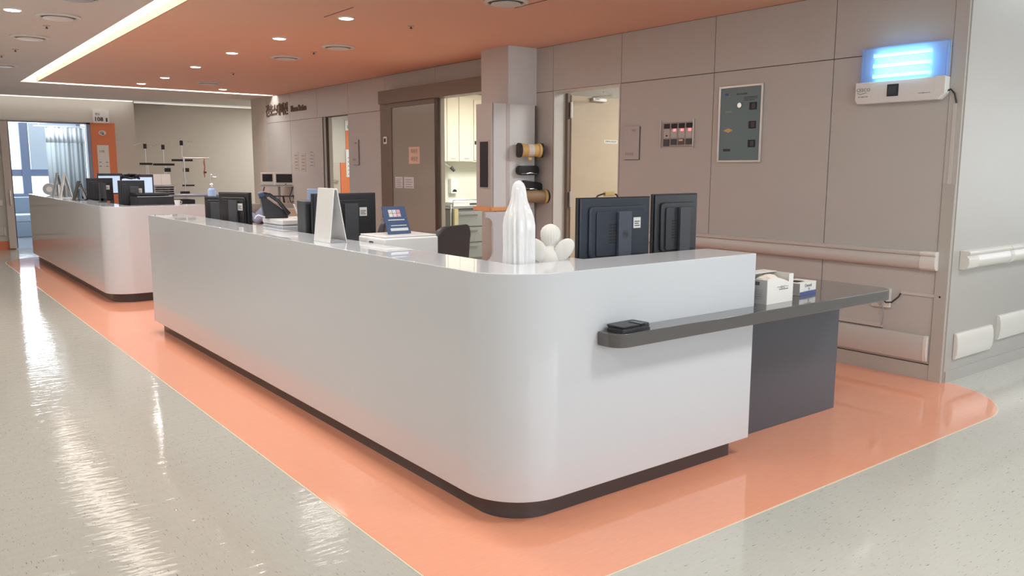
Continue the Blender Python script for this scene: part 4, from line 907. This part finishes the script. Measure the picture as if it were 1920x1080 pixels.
t = thing('room_sign', 'white box sign reading 108 above the orange wall panel', 'sign', (3.70, 18.9, 2.65)); obj('front_plate', B(-.10, .11, -.05, -.001, -.13, .13), PAPER, t, bev=.003); obj('side_plate', B(.11, .20, -.05, -.001, -.125, .135), WHT, t)
text('number', '108', .115, (.0, -.052, -.055), FR, INK, t, .001, bold=.003); text('small_line', '병실', .05, (-.02, -.052, .05), FR, INKG, t, .001); obj('side_mark', B(.135, .165, -.052, -.05, -.10, -.02), INK, t)
t = thing('room_notice', 'long white 108 notice on the orange wall panel', 'notice', (3.745, 18.8745, 1.78)); obj('sheet', B(-.11, .11, -.008, 0, -.32, .29), PAPER, t)
text('number', '108', .075, (-.03, -.009, .16), FR, INKG, t, .0008); bm = bmesh.new()
for k in range(2):
    for x in (-.09, .04): box(bm, x, x+.045, -.010, -.008, -.07-.08*k, -.055-.08*k)
obj('name_lines', bm, INKG, t)
t = thing('round_emblem', 'oval silver hospital emblem near the top of the orange panel', 'emblem', (3.755, 18.8745, 2.32)); bm = bmesh.new(); prism(bm, [(.07*math.cos(a*PI/10), .05*math.sin(a*PI/10)) for a in range(20)], 'y', -.01, 0); obj('oval', bm, PAPER, t)
bm = bmesh.new(); prism(bm, [(.045*math.cos(a*PI/10)-.01, .028*math.sin(a*PI/10)+.005) for a in range(20)], 'y', -.013, -.01); obj('inner_mark', bm, GREYP, t); obj('dark_mark', B(-.01, .03, -.014, -.01, -.035, -.015), INK, t)
# curtain
t = thing('privacy_curtain', 'grey ward curtain with white mesh top hanging in room 108', 'curtain', (3.4, 21.0, 0))
def wavy(x0, x1, z0, z1, th=.01):
    bm = bmesh.new(); n = 90; rows = []
    for z in (z0, z1):
        rows.append([bm.verts.new((x0+(x1-x0)*i/n, .022*math.sin(i*.62)+.02*math.sin(i*.23+1), z)) for i in range(n+1)])
    for i in range(n): bm.faces.new((rows[0][i], rows[0][i+1], rows[1][i+1], rows[1][i]))
    return bm
for nm, z0, z1, m_ in (('cloth', .35, 2.16, CURT), ('mesh_band', 2.16, 2.50, CURTW)):
    o = obj(nm, wavy(-.38, .40, z0, z1), m_, t, smooth=True); q = o.modifiers.new('thick', 'SOLIDIFY'); q.thickness = .004
obj('curtain_rail', T([(-.6, -.0, 2.52), (.6, 0, 2.52)], .015, 10), WHT, t, smooth=True)
for x in (-.5, .5): obj('ceiling_rod', T([(x, 0, 2.53), (x, 0, 3.0)], .008, 8), WHT, t)
t = thing('ward_bed', 'pale blue bedside sofa below the ward window', 'bed', (2.9, 22.4, 0)); obj('base', B(-.5, .9, -.4, .5, 0, .35), mat('sofa_blue', (.30, .38, .48), .5), t, bev=.02); obj('cushion', B(-.5, .9, -.4, .5, .35, .52), mat('sofa_blue_light', (.40, .50, .62), .5), t, bev=.03); obj('backrest', B(-.5, .9, .5, .62, .35, .9), MATS['sofa_blue'], t, bev=.02)
